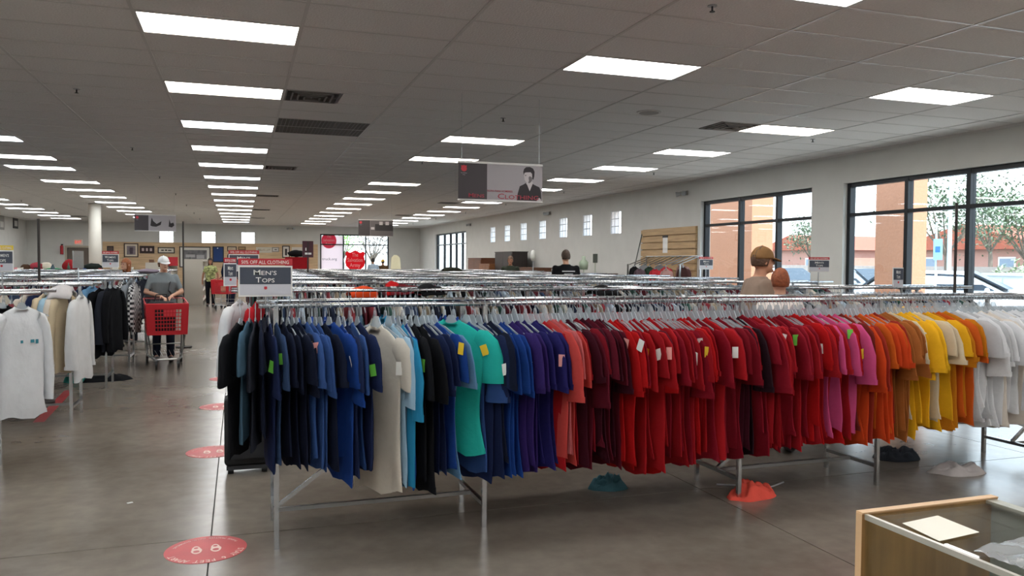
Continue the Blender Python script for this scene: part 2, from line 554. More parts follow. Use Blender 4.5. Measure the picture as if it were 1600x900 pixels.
# ---------------- windows
FB = BLACKFRAME
def big_window(name, axis, a0, a1, z0, z1, mull, tr, wall0):
    """storefront glazing: frame bars and panes, each a piece of its own"""
    c = wall0 + .14
    root = bpy.data.objects.new(name, None); COL.objects.link(root); struct(root)
    def put(nm, p0, p1, q0, q1, d0, d1, mt):
        if axis == 'y': o = MB().box(d0, d1, p0, p1, q0, q1)
        else: o = MB().box(p0, p1, d0, d1, q0, q1)
        return o.build(nm, mt, root)
    e = .055
    for q0, q1 in ((z0, z0 + .10), (z1 - .07, z1), (tr - e / 2, tr + e / 2)): put('window_rail', a0, a1, q0, q1, c - .05, c + .05, FB)
    for aa in [a0 + .035] + list(mull) + [a1 - .035]: put('mullion', aa - .035, aa + .035, z0, z1, c - .055, c + .055, FB)
    edges = [a0] + list(mull) + [a1]
    for i in range(len(edges) - 1):
        for q0, q1 in ((z0 + .1, tr - e / 2), (tr + e / 2, z1 - .07)):
            put('pane', edges[i] + .035, edges[i + 1] - .035, q0, q1, c - .004, c + .004, GLASS)
    put('window_sill', a0, a1, z0 - .02, z0 + .004, wall0 - .01, wall0 + .2, WHITE)
    return root
for i, b in enumerate(big): big_window('window_%d' % (i + 1), 'y', b[0], b[1], b[2], b[3], b[4], 2.42, XR)
BW = big_window('window_4', 'x', 4.14, 7.87, .10, 3.03, [5.39, 6.6], 2.47, YB)
gb = bpy.data.materials.new('m_glass_block'); gb.use_nodes = True
n = gb.node_tree; n.nodes.remove(n.nodes['Principled BSDF'])
tl = n.nodes.new('ShaderNodeBsdfTranslucent'); tl.inputs[0].default_value = (.95, .97, 1, 1)
tr_ = n.nodes.new('ShaderNodeBsdfTransparent'); mx = n.nodes.new('ShaderNodeMixShader'); mx.inputs[0].default_value = .85
n.links.new(tl.outputs[0], mx.inputs[1]); n.links.new(tr_.outputs[0], mx.inputs[2]); n.links.new(mx.outputs[0], n.nodes['Material Output'].inputs[0])
GROUT = M('#b9bcc0', .7)
def block_window(name, axis, a, z0, z1, wall0, hw):
    root = bpy.data.objects.new(name, None); COL.objects.link(root); struct(root)
    s = hw * 2 / 3; h = (z1 - z0) / 3
    for i in range(3):
        for j in range(3):
            p = (a - hw + i * s + .008, a - hw + (i + 1) * s - .008, z0 + j * h + .008, z0 + (j + 1) * h - .008)
            mb = MB().box(wall0 + .02, wall0 + .035, p[0], p[1], p[2], p[3]) if axis == 'y' else MB().box(p[0], p[1], wall0 + .02, wall0 + .035, p[2], p[3])
            mb.build('glass_block', gb, root)
    g = MB()
    for i in range(4):
        q = a - hw + i * s; zq = z0 + i * h
        if axis == 'y': g.box(wall0 + .025, wall0 + .04, q - .008, q + .008, z0, z1).box(wall0 + .025, wall0 + .04, a - hw, a + hw, zq - .008, zq + .008)
        else: g.box(q - .008, q + .008, wall0 + .025, wall0 + .04, z0, z1).box(a - hw, a + hw, wall0 + .025, wall0 + .04, zq - .008, zq + .008)
    g.build('grout', GROUT, root)
for i, y in enumerate(small_y): block_window('window_%d' % (5 + i), 'y', y, 2.37, 2.98, XR, .32)
for i, x in enumerate((-3.48, -1.48, .46)): block_window('window_%d' % (12 + i), 'x', x, 2.46, 3.05, YB, .33)

# decals on the back window
def shield_pts(w, h):
    p = [(-.5, .36), (-.42, .44), (-.25, .38), (0, .5), (.25, .38), (.42, .44), (.5, .36), (.44, .2), (.5, -.05), (.46, -.25), (.3, -.40), (.1, -.46), (0, -.5), (-.1, -.46), (-.3, -.40), (-.46, -.25), (-.5, -.05), (-.44, .2)]
    return [(a * w, b * h) for a, b in p]
VINYL = bpy.data.materials.new('m_vinyl'); VINYL.use_nodes = True
n = VINYL.node_tree; n.nodes.remove(n.nodes['Principled BSDF'])
tl = n.nodes.new('ShaderNodeBsdfTranslucent'); tl.inputs[0].default_value = (.95, .82, .82, 1)
df = n.nodes.new('ShaderNodeBsdfDiffuse'); df.inputs[0].default_value = (.95, .88, .88, 1)
mx = n.nodes.new('ShaderNodeMixShader'); mx.inputs[0].default_value = .35
n.links.new(tl.outputs[0], mx.inputs[1]); n.links.new(df.outputs[0], mx.inputs[2]); n.links.new(mx.outputs[0], n.nodes['Material Output'].inputs[0])
RVINYL = VINYL.copy(); RVINYL.name = 'm_red_vinyl'
for q in RVINYL.node_tree.nodes:
    if q.type in ('BSDF_TRANSLUCENT', 'BSDF_DIFFUSE'): q.inputs[0].default_value = (.75, .05, .07, 1)
PVINYL = VINYL.copy(); PVINYL.name = 'm_pink_vinyl'
for q in PVINYL.node_tree.nodes:
    if q.type in ('BSDF_TRANSLUCENT', 'BSDF_DIFFUSE'): q.inputs[0].default_value = (.9, .16, .26, 1)
yd = YB + .12
v1 = tag(MB().box(4.19, 5.35, yd, yd + .004, .2, 2.95).build('window_poster', VINYL), 'pale pink vinyl poster with crimson emblem on the back window', 'poster')
MB().prism([(4.62 + a * .8, yd - .004, 2.68 + b * .85) for a, b in [(.5 * math.cos(q), .5 * math.sin(q)) for q in [2 * math.pi * k / 20 for k in range(20)]]], (0, .003, 0)).build('round_emblem', PVINYL, v1)
for i, s_ in enumerate(('The', 'Salvation', 'Army')):
    lettering(v1, [(s_, .2)], (4.62, yd - .007, 2.84 - .2 * i), VINYL, width=[.26, .62, .4][i])
lettering(v1, [('truck.org', .2)], (4.66, yd - .006, 1.62), M('#8a8486', .6), width=.8)
v2 = tag(MB().prism([(6.03 + a, yd, 1.6 + b) for a, b in shield_pts(1.08, 1.15)], (0, .004, 0)).build('shield_decal', RVINYL), 'red shield decal with white script on the back window', 'decal')
for i, (s_, wd) in enumerate((('The', .35), ('Salvation', .85), ('Army', .6))):
    lettering(v2, [(s_, .3)], (6.03, yd - .005, 1.82 - .28 * i), VINYL, width=wd)

# back doorway with exit sign
DOOR = M('#6d6158', .6)
dr = struct(bpy.data.objects.new('door_1', None)); COL.objects.link(dr)
MB().box(-7.96, -6.98, YB + .10, YB + .14, 0, 2.15).build('door_leaf', DOOR, dr)
f = MB().box(-8.06, -7.96, YB - .03, YB + .1, 0, 2.25).box(-6.98, -6.88, YB - .03, YB + .1, 0, 2.25).box(-7.96, -6.98, YB - .03, YB + .1, 2.15, 2.25)
f.build('door_frame', M('#b2a898', .6), dr)
MB().tube([(-7.1, YB + .04, 1.0), (-7.1, YB + .10, 1.0)], .03, 8).build('door_handle', STEEL, dr)
ex = tag(MB().box(-7.64, -7.28, YB - .05, YB, 2.30, 2.56).build('exit_sign', M('#e6d8cc', .5)), 'lit exit sign with red letters above the back doorway', 'exit sign')
lettering(ex, [('EXIT', .2)], (-7.46, YB - .053, 2.36), M('#e0381f', .5, emit=.8), width=.3)
fe = thing('fire_extinguisher', (-8.18, YB - .09, 1.82), 'red fire extinguisher hung on the cream back wall', 'fire extinguisher')
MB().tube([(0, 0, 0), (0, 0, .4), (0, 0, .44)], [.07, .07, .03], 10).build('cylinder_body', RED, fe)
MB().box(-.03, .06, -.02, .02, .44, .5).build('valve_handle', BLACK, fe)

# round column
c = thing('round_column', (-4.53, 29.6, 0), 'round white structural column rising to the ceiling', 'column')
MB().tube([(0, 0, 0), (0, 0, CEIL - .01)], .19, 24).build('shaft', M('#cfc7bb', .7), c, smooth=True)
MB().tube([(0, 0, 0), (0, 0, .12)], .2, 24).build('base', BASE, c)

# emergency lights on the walls
def emergency(loc, axis, label):
    t = thing('emergency_light', loc, label, 'emergency light', rz=R(-90) if axis == 'x' else 0)
    MB().box(-.14, .14, -.05, 0, -.05, .05).build('housing', M('#b5b3ac', .5), t)
    for s in (-1, 1):
        MB().tube([(s * .1, -.03, 0), (s * .17, -.13, -.02)], [.03, .06], 10).build('lamp_head', STEEL, t)
for px, py, lb in ((1070, 302, 'twin head emergency light above the slat wall panel'), (858, 333, 'twin head emergency light above the row of block windows'), (735, 351, 'twin head emergency light beside the tall corner window')):
    p = on_x(px, py, XR); emergency((XR, p.y, p.z), 'x', lb)
p = on_y(454, 357, YB); emergency((p.x, YB, p.z), 'y', 'twin head emergency light on the back wall near the poster window')

# tan panelling at the back
TAN = wood('#c9ab86', 2.0, 'x', .6)
pn = struct(bpy.data.objects.new('wall_panelling', None)); COL.objects.link(pn)
for i in range(12):
    MB().box(-6.4, 4.02, YB - .02, YB, i * .206, (i + 1) * .206 - .006).build('panel_board', TAN, pn)
MB().box(-6.4, 4.02, YB - .012, YB, 0, 2.46).build('panel_backing', TAN, pn)
# slat wall panel on the window wall
SL = wood('#bb9c72', 2.0, 'y', .55)
sw = tag(bpy.data.objects.new('slat_wall_panel', None), 'tan slat wall display panel fixed between the windows', 'slat wall'); COL.objects.link(sw)
for i in range(14):
    MB().box(XR - .06, XR - .008, 15.36, 17.87, .1 + i * .166, .1 + (i + 1) * .166 - .022).build('slat', SL, sw)
MB().box(XR - .012, XR, 15.36, 17.87, .1, 2.42).build('slat_backing', SL, sw)
p = on_x(1040, 378, 9.55)
sg = thing('price_card', (9.541, p.y, p.z), 'white price card clipped to the tan slat wall', 'sign')
MB().box(-.004, .0, -.11, .11, -.26, .1).build('card', WHITE, sg); MB().box(-.012, 0, -.12, .12, .1, .15).build('clip', BLACK, sg)
# ================================================================== OUTSIDE
ASPH = M('#8d8a86', .9, var=.1, scale=3)
g = MB().box(XR + WT, 140, -60, 140, -.3, -.02).box(-60, XR + WT, YB + WT, 140, -.3, -.02)
struct(g.build('ground_outside', ASPH))
struct(MB().box(XR + WT, 13.6, -6, 47, -.02, .0).build('sidewalk', M('#b9b2a8', .85, var=.06, scale=4)))
struct(MB().box(30, 30.4, -20, 90, -.02, .12).build('kerb', M('#b5b0a8', .85)))
STUCCO = M('#b27e62', .9, var=.05, scale=20, bump=.3)
for i, (pa, pb, pc) in enumerate(((1098, 1174, 1207), (1367, 1411, 1447))):
    xa = 12.0
    y1 = on_x(pa, 400, xa).y; y0 = on_x(pb, 400, xa).y
    x1 = on_y(pc, 400, y0).x
    t = thing('stucco_pillar', ((xa + x1) / 2, (y0 + y1) / 2, 0), ['wide orange stucco pillar outside the window next to the slat wall', 'orange stucco pillar outside the large end window'][i], 'pillar')
    a, b = (x1 - xa) / 2, (y1 - y0) / 2
    MB().box(-a, a, -b, b, 0, 4.6).build('shaft', STUCCO, t)
    MB().box(-a - .06, a + .06, -b - .06, b + .06, 0, .35).build('plinth', M('#a8764f', .9), t)

PINK = M('#b08476', .9, var=.04, scale=3)
ROOF = M('#a0553f', .85, var=.15, scale=6)
def house(px, x, w, d, h, rh, label, ridge='x'):
    y = on_x(px, 400, x).y
    t = thing('house', (x + d / 2, y, 0), label, 'house')
    a, b = d / 2, w / 2
    MB().box(-a, a, -b, b, 0, h).build('walls', PINK, t)
    o = .5
    if ridge == 'x':   # gable faces the shop
        MB().prism([(-a - o, -b - o, h - .1), (-a - o, b + o, h - .1), (-a - o, 0, h + rh)], (d + 2 * o, 0, 0)).build('roof', ROOF, t)
        MB().prism([(-a - .02, -b, h - .1), (-a - .02, b, h - .1), (-a - .02, 0, h + rh - .25)], (.05 - o, 0, 0)).build('gable', PINK, t)
    else:
        MB().prism([(-a - o, -b - o, h - .05), (a + o, -b - o, h - .05), (0, -b + 1.2, h + rh)], (0, .01, 0))
        r = MB().add([(-a - o, -b - o, h), (a + o, -b - o, h), (a + o, b + o, h), (-a - o, b + o, h), (0, -b + 2, h + rh), (0, b - 2, h + rh)],
                     [(0, 1, 4), (1, 2, 5, 4), (2, 3, 5), (3, 0, 4, 5), (0, 3, 2, 1)])
        r.build('roof', ROOF, t)
    for s in (-1, 1):
        wd = MB().box(-a - .05, -a, s * b * .5 - .6, s * b * .5 + .6, 1.1, 2.1).build('window', WHITE, t)
        MB().box(-a - .06, -a - .05, s * b * .5 - .5, s * b * .5 + .5, 1.2, 2.0).build('pane', M('#7f8fa0', .2), wd)
house(1240, 48, 9, 10, 2.9, 1.3, 'pink stucco house with low gable seen past the capped man')
house(1330, 72, 14, 10, 2.8, 1.5, 'house with broad terracotta hip roof seen beside the stucco pillar', 'y')
house(1420, 90, 26, 10, 2.9, 1.9, 'house with long orange tiled roof behind the street sign', 'y')
house(1510, 46, 12, 10, 2.7, 1.6, 'pink gabled house behind the tree outside the end window')
house(1625, 64, 16, 10, 2.8, 1.6, 'low house with red tiled roof beyond the white utility cabinet', 'y')
BLK = M('#a59a92', .9, var=.08, scale=5, bump=.2)
struct(MB().box(34, 34.2, 8, 80, 0, 1.5).build('block_wall', BLK))

BARK = M('#6e6257', .9, var=.2, scale=12)
def tree(loc, h, r, label, hexleaf, n=900, seed=1, group=None):
    rnd = random.Random(seed)
    t = thing('tree', loc, label, 'tree', group=group)
    tr = MB().tube([(0, 0, 0), (.05, .05, h * .3), (0, .1, h * .5)], [.14, .11, .07], 8)
    ends = []
    for k in range(7):
        a = k * 2.4; e = Vector((math.cos(a) * r * .6, math.sin(a) * r * .6, h * (.6 + .05 * k)))
        tr.tube([(0, .05, h * .35 + .02 * k), (e.x * .5, e.y * .5, h * .5 + .03 * k), tuple(e)], [.06, .045, .02], 6)
        ends.append(e)
    tr.build('trunk', BARK, t)
    lf = MB()
    for k in range(n):
        e = rnd.choice(ends)
        p = e + Vector((rnd.gauss(0, r * .32), rnd.gauss(0, r * .32), rnd.gauss(0, h * .09)))
        s_ = rnd.uniform(.05, .13); a = rnd.uniform(0, 6.28); b = rnd.uniform(-1, 1)
        u = Vector((math.cos(a), math.sin(a), b)) * s_; v = Vector((-math.sin(a), math.cos(a), rnd.uniform(-.5, .5))) * s_
        lf.add([p - u, p - v * .5, p + u, p + v * .5], [(0, 1, 2, 3)])
    tag(lf.build('leaves', M(hexleaf, .8, var=.2, scale=2), t), kind='stuff')
for px, x, h, r, lb, hx, sd in ((1480, 30, 5.6, 2.2, 'grey green shade tree with open crown outside the end window', '#65735c', 3), (1548, 40, 6.4, 2.0, 'shade tree rising above the pink gabled house', '#68765e', 5),
                         (1604, 37, 5.2, 2.0, 'tree with dense olive crown beyond the red roofs', '#5c6d4e', 8), (1272, 36, 4.6, 1.6, 'slim tree behind the low gabled house', '#6a7860', 11)):
    tree((x, on_x(px, 400, x).y, 0), h, r, lb, hx, 2600, sd)
def bush(loc, r, h, label, hx, seed):
    rnd = random.Random(seed); t = thing('bush', loc, label, 'bush')
    lf = MB()
    for k in range(350):
        a, b = rnd.uniform(0, 6.28), math.acos(rnd.uniform(0, 1))
        p = Vector((math.cos(a) * math.sin(b) * r, math.sin(a) * math.sin(b) * r, math.cos(b) * h)) * rnd.uniform(.7, 1)
        q = rnd.uniform(0, 6.28); u = Vector((math.cos(q), math.sin(q), rnd.uniform(0, 1))) * .12; v = Vector((-math.sin(q), math.cos(q), .3)) * .05
        lf.add([p - u, p - v, p + u, p + v], [(0, 1, 2, 3)])
    tag(lf.build('leaves', M(hx, .8, var=.2, scale=2), t), kind='stuff')
    MB().tube([(0, 0, 0), (0, 0, h * .5)], .04, 6).build('stem', BARK, t)
bush((27, on_x(1556, 430, 27).y, 0), 1.0, 1.15, 'rounded yellow green bush beside the utility cabinet', '#a9b35a', 2)
bush((31.5, on_x(1588, 400, 31.5).y, 0), 1.2, 1.9, 'spiky grey green desert plant by the low wall', '#8d9d7c', 4)
# beyond the back window
for i, (x, y, hx, h) in enumerate(((8.2, 52, '#8f8a86', 4.2), (11.5, 58, '#9fb26b', 3.8), (7.5, 62, '#7fbf4a', 4.6))):
    tree((x, y, 0), h, 1.3, ['bare looking grey tree outside the back window', 'low yellow green tree outside the back window', 'bright lime green tree outside the back window'][i], hx, 900, 20 + i)
p0 = on_x(1462, 410, 22)
t = thing('parking_sign', (22, p0.y, 0), 'blue accessible parking sign on a slim post outside', 'sign')
MB().tube([(0, 0, 0), (0, 0, 3.0)], .03, 8).build('post', M('#9fb0ba', .5), t)
bl = MB().box(-.03, -.02, -.28, .08, 1.75, 2.45).build('sign_plate', M('#8fc0de', .5), t)
MB().box(-.034, -.03, -.2, 0, 2.0, 2.2).build('symbol', M('#2f6ea8', .5), bl)
p0 = on_x(1483, 410, 26)
t = thing('lamp_post', (26, p0.y, 0), 'tall pale steel lamp post standing in the parking lot', 'lamp post')
MB().tube([(0, 0, 0), (0, 0, 7)], [.09, .06], 10).build('pole', M('#a9b6bd', .5), t)
MB().box(-.8, .1, -.12, .12, 6.95, 7.1).build('lamp_arm', M('#a9b6bd', .5), t)
p0 = on_x(1585, 450, 19)
t = thing('utility_cabinet', (19, p0.y, 0), 'pale utility cabinet with two doors outside the end window', 'cabinet')
MB().box(-.4, .4, -.55, .55, 0, 1.32).build('body', M('#cfd6d8', .5), t)
for s in (-1, 1): MB().box(-.42, -.4, s * .27 - .25, s * .27 + .25, .1, 1.25).build('door', M('#d6dcde', .5), t)
MB().box(-.45, .45, -.6, .6, 1.32, 1.38).build('top', M('#c5ccce', .5), t)

CGLASS = M('#27313a', .22, spec=.35)
def car(loc, rz, paint, label):
    t = thing('parked_car', loc, label, 'car', rz=rz)
    # length along local y, nose towards -y
    prof = [(-2.15, .35), (-2.2, .62), (-2.05, .80), (-1.15, .95), (-.95, .98), (1.75, 1.0), (2.1, .92), (2.18, .6), (2.1, .32)]
    sec = []
    for x, k in ((-.86, .0), (-.80, .0), (.80, .0), (.86, .0)):
        s = .97 if abs(x) > .83 else 1.0
        sec.append([(x, y * s, .28 + (z - .28) * s) for y, z in prof])
    MB().rings(sec).build('body', paint, t)
    base = [(-1.25, .96), (1.95, .98)]; top = [(-.35, 1.44), (1.35, 1.46)]
    rings_ = []
    for f_, hw in ((0, .78), (.55, .72), (1, .60)):
        y0 = base[0][0] + (top[0][0] - base[0][0]) * f_; y1 = base[1][0] + (top[1][0] - base[1][0]) * f_
        z0 = base[0][1] + (top[0][1] - base[0][1]) * f_; z1 = base[1][1] + (top[1][1] - base[1][1]) * f_
        rings_.append([(-hw, y0 + .1, z0), (0, y0, z0), (hw, y0 + .1, z0), (hw, y1 - .1, z1), (0, y1, z1), (-hw, y1 - .1, z1)])
    MB().rings(rings_).build('roof', paint, t)
    for s in (-1, 1):
        wn = MB()
        for q in (((-1.0, 1.0), (-.32, 1.36), (.22, 1.38), (.22, 1.0)), ((.28, 1.0), (.28, 1.38), (1.22, 1.38), (1.6, 1.02))):
            pts = []
            for y, z in q:
                hw = .78 - (z - .97) / .47 * .18 + .012
                pts.append((s * hw, y, z))
            wn = MB().prism(pts, (s * .012, 0, 0)); wn.build('side_window', CGLASS, t)
        MB().ell((s * .92, -.85, 1.0), (.1, .06, .07), 8, 6).build('wing_mirror', paint, t)
        for y in (-1.35, 1.35):
            w_ = MB().tube([(s * .7, y, .32), (s * .88, y, .32)], .32, 18).build('wheel', BLACK, t)
            MB().tube([(s * .875, y, .32), (s * .895, y, .32)], .19, 14).build('hub_cap', STEEL, w_)
    MB().prism([(-.66, -1.22, 1.0), (.66, -1.22, 1.0), (.54, -.42, 1.42), (-.54, -.42, 1.42)], (0, -.03, .03)).build('windscreen', CGLASS, t)
    MB().prism([(-.66, 1.92, 1.02), (.66, 1.92, 1.02), (.54, 1.42, 1.42), (-.54, 1.42, 1.42)], (0, .03, .03)).build('rear_window', CGLASS, t)
    for s in (-1, 1):
        MB().box(s * .72 - .1, s * .72 + .1, -2.2, -2.05, .62, .74).build('headlight', M('#e8eef2', .1), t)
CARW = M('#dfe4e8', .25, coat=.5)
yc = on_x(1487, 440, 16.6).y
car((16.6, yc, 0), .6, CARW, 'white hatchback parked outside the large end window')
car((17.5, on_x(1250, 440, 17.5).y + 1.0, 0), 0, M('#e6e9ec', .25, coat=.5), 'white car parked beyond the window next to the slat wall')
car((19.5, on_x(1340, 440, 19.5).y, 0), 0, M('#aab3bb', .25, coat=.5), 'silver car parked between the two stucco pillars')
# ================================================================== RACKS
RAIL_Z = 1.35
LOW = .14
ROWS_R = [4.55 + 2.2 * k for k in range(9)]
ROWS_L = [6.55 + 2.18 * k for k in range(7)]
def rack(x0, x1, lx, y, label, group, splices=(), lz=0.0):
    """double rail rack: rails x0..x1 at y and y+.52; legs at the two x of lx"""
    t = thing('clothes_rack', (x0, y, 0), label, 'clothes rack', group=group)
    D = .52
    for yy in (0, D):
        MB().tube([(0, yy, RAIL_Z), (x1 - x0, yy, RAIL_Z)], .0135, 10).build('rail', CHROME, t, smooth=True)
    for q in lx:
        a = q - x0
        for yy in (0, D):
            MB().bar((a, yy, 0), (a, yy, RAIL_Z - .006), .027).build('leg', CHROME, t)
        MB().bar((a, 0, LOW), (a, D, LOW), .024).build('end_bar', STEEL, t)
        MB().bar((a, 0, RAIL_Z - .02), (a, D, RAIL_Z - .02), .024).build('end_bar', CHROME, t)
    a, b = lx[0] - x0, lx[1] - x0
    MB().bar((a, D / 2, LOW), (b, D / 2, LOW), .022).build('stretcher', STEEL, t)
    MB().bar((a, D / 2, LOW + .01), (b if b - a < 1.5 else a + 1.5, D / 2, LOW + .75 * min(b - a, 1.5)), .022).build('brace', CHROME, t)
    if b - a < 1.5: MB().bar((b, 0, LOW + .75 * (b - a)), (b, D, LOW + .75 * (b - a)), .022).build('end_bar', STEEL, t)
    else: MB().bar((a + 1.5, D / 2, LOW + 1.12), (a + 1.5, D / 2, RAIL_Z - .02), .02).bar((a + 1.5, 0, RAIL_Z - .02), (a + 1.5, D, RAIL_Z - .02), .02).build('hanging_bracket', STEEL, t)
    for sx in splices:
        for yy in (0, D):
            MB().tube([(sx - x0 - .025, yy, RAIL_Z), (sx - x0 + .025, yy, RAIL_Z)], .018, 10).build('collar', STEEL, t, smooth=True)
    return t
rack(.10, 2.98, (.19, 1.39), 4.55, 'chrome double rail rack holding the blue shirts', 'front chrome racks', (1.46,))
rack(3.0, 5.74, (3.19, 4.36), 4.55, 'chrome double rail rack holding the red and orange shirts', 'front chrome racks', (3.06, 4.44))
rack(5.76, 8.3, (6.0, 7.2), 4.55, 'chrome double rail rack holding the white shirts', 'front chrome racks')
ordn = ['', 'second', 'third', 'fourth', 'fifth', 'sixth', 'seventh', 'eighth', 'ninth']
for k in range(1, 9):
    y = ROWS_R[k]
    for i, (a, b) in enumerate(((-.06 if k == 1 else .12, 2.9), (2.92, 5.4), (5.42, 7.75))):
        rack(a, b, (max(a, .12) + .09, b - .25), y, 'chrome rack %s in the %s row behind the colourful shirts' % (['next to the main aisle', 'in the middle', 'by the windows'][i], ordn[k]), 'racks behind the front row', (a + 1.4,))
lord = ['first', 'second', 'third', 'fourth', 'fifth', 'sixth', 'seventh']
for k, y in enumerate(ROWS_L):
    for i, (a, b) in enumerate(((-4.4, -1.36), (-7.4, -4.42))):
        rack(a, b, (a + .25, b - ((.40 if k == 0 else .20) if i == 0 else .08)), y, 'chrome rack %s in the %s row across the aisle' % (['next to the main aisle', 'towards the far side wall'][i], lord[k]), 'racks across the aisle', (a + 1.4,))

# ================================================================== HANGERS
def hanger_mb(mb=None, lo=False):
    mb = mb or MB()
    n = 4 if lo else 6
    hook = [(0, -.016, -.012), (0, -.018, .006), (0, -.008, .019), (0, .008, .018), (0, .016, .004), (0, .008, -.02), (0, 0, -.045), (0, 0, -.075)]
    mb.tube(hook, .0022, n)
    # moulded centre plate and shoulders
    mb.prism([(-.003, -.018, -.062), (-.003, .018, -.062), (-.003, .045, -.112), (-.003, .03, -.125), (-.003, -.03, -.125), (-.003, -.045, -.112)], (.006, 0, 0))
    for s in (-1, 1):
        mb.prism([(-.003, s * .03, -.104), (-.003, s * .10, -.120), (-.003, s * .20, -.165), (-.003, s * .20, -.175), (-.003, s * .10, -.132), (-.003, s * .03, -.120)], (.006, 0, 0))
    return mb
hang_me = hanger_mb().mesh('hanger'); hang_me.materials.append(CLEAR)
hang_lo = hanger_mb(lo=True)

from mathutils import noise as mnoise
# ================================================================== GARMENTS
def garment_mb(seed, sleeve='short', L=.74, w=.255, thick=1.0, sl=0.0):
    """shirt on a hanger: rail at the origin, shoulders along local Y, thickness along local X"""
    rnd = random.Random(seed)
    mb = MB(); N = 22
    ph = [rnd.uniform(0, 6.28) for _ in range(6)]
    k1 = rnd.uniform(1.2, 2.1); tw = rnd.uniform(-.010, .010); flare = rnd.uniform(-.01, .035)
    amp = rnd.uniform(.008, .015) * thick; wav = rnd.uniform(.010, .026)
    dk = 1.0 if sleeve != 'long' else 1.9
    prof = [(-.086, .060, .018, 0), (-.098, .078, .020, 0), (-.116, .13, .018, 0), (-.138, .175, .018, .05), (-.170, .205 if sleeve == 'long' else .222, .02 * dk, .1), (-.23, .215 if sleeve == 'long' else .24, .024 * dk, .2)]
    steps = 9
    for i in range(1, steps + 1):
        f = i / steps
        prof.append((-.23 - (L - .125) * f, w - .008 + flare * f - .018 * math.sin(f * 3.1), (.024 + .012 * f * thick) * (dk if f < .9 else dk * .8), .2 + .8 * f))
    rings_ = []
    for z, hw, d, f in prof:
        rg = []
        for k in range(N):
            a = 2 * math.pi * k / N
            c, s = math.cos(a), math.sin(a)
            yy = hw * math.copysign(abs(c) ** .75, c)
            fold = amp * f * (math.sin(k1 * 6.28 * yy / .5 + ph[0]) + .5 * math.sin(2.3 * k1 * 6.28 * yy / .5 + ph[1])) + tw * f * yy / w * 2
            zz = z
            fold += .007 * thick * min(1, f * 3) * mnoise.noise(Vector((yy * 7, z * 5 + s * .6, seed * 3.7)))
            if z > -.1: zz -= .022 * (1 - abs(c) ** 2)
            if f > .95: zz += .016 * math.sin(5 * yy / .25 + ph[2]) + tw * 1.2 * yy / .25
            rg.append((d * math.copysign(abs(s) ** .8, s) * .62 + fold, yy * (.94 if yy > 0 else 1) + wav * f * math.sin(5.5 * f + ph[3]) + .016 * f * mnoise.noise(Vector((z * 6, c, seed * 1.3))), zz))
        rings_.append(rg)
    mb.rings(rings_, caps=False)
    # hem closed by a slightly raised inner lip
    last = rings_[-1]
    mb.add(last + [(x, y * .98, z + .03) for x, y, z in last], [(k, (k + 1) % N, N + (k + 1) % N, N + k) for k in range(N)])
    for s in (-1, 1):
        swing = rnd.uniform(-.014, .014)
        if sleeve == 'short':
            e_ = sl + rnd.uniform(-.02, .02); o_ = rnd.uniform(-.02, .03)
            path = [(.185, -.172, .040), (.225, -.195, .068), (.262 + o_ * .5, -.235 - e_ * .2, .080), (.283 + o_, -.30 - e_ * .5, .083), (.288 + o_, -.37 - e_ * .8, .088), (.286 + o_ * 1.3, -.425 - e_, .094 + rnd.uniform(0, .02))]
        elif sleeve == 'long':
            path = [(.165, -.160, .038), (.205, -.185, .060), (.245, -.25, .064), (.272, -.36, .060), (.285, -.47, .056), (.288, -.58, .052), (.284, -.67, .046), (.28, -.72, .034), (.28, -.76, .036)]
        else:
            continue
        NS = 12; rs = []
        for i, (yy, z, hw) in enumerate(path):
            f = i / (len(path) - 1)
            rg = []
            nx = Vector((path[min(i + 1, len(path) - 1)][0] - path[max(i - 1, 0)][0], path[min(i + 1, len(path) - 1)][1] - path[max(i - 1, 0)][1]))
            nx.normalize()
            pr = (-nx.y, nx.x)
            for k in range(NS):
                a = 2 * math.pi * k / NS
                c, q = math.cos(a), math.sin(a)
                dd = hw * c
                th = (.016 + .008 * f) * q * thick * dk + .010 * mnoise.noise(Vector((z * 14, c * 1.5, seed + s * 5.5))) * min(1, f * 2) + swing * f + .008 * f * math.sin(3 * c + ph[4])
                fy = 1.0 if s < 0 else .76   # the sleeve towards the other rail is pressed in
                rg.append((th, s * (yy + pr[0] * dd * (.9 if sleeve == 'short' else 1)) * fy, z + pr[1] * dd))
            rs.append(rg)
        mb.rings(rs, caps=False)
        e = rs[-1]; mid = [(x, y * 1.0, z + .03) for x, y, z in e]
        mb.add(e + mid, [(k, (k + 1) % NS, NS + (k + 1) % NS, NS + k) for k in range(NS)])
    return mb
TEES = []
for sd in range(18):
    me = garment_mb(100 + sd, 'short', .74, random.uniform(.225, .275), 1.0, random.uniform(-.05, .07)).mesh('t_shirt', True); TEES.append(me)
LONGS = []
for sd in range(4):
    me = garment_mb(200 + sd, 'long', .76, .225, 1.3).mesh('long_sleeve_shirt', True); LONGS.append(me)

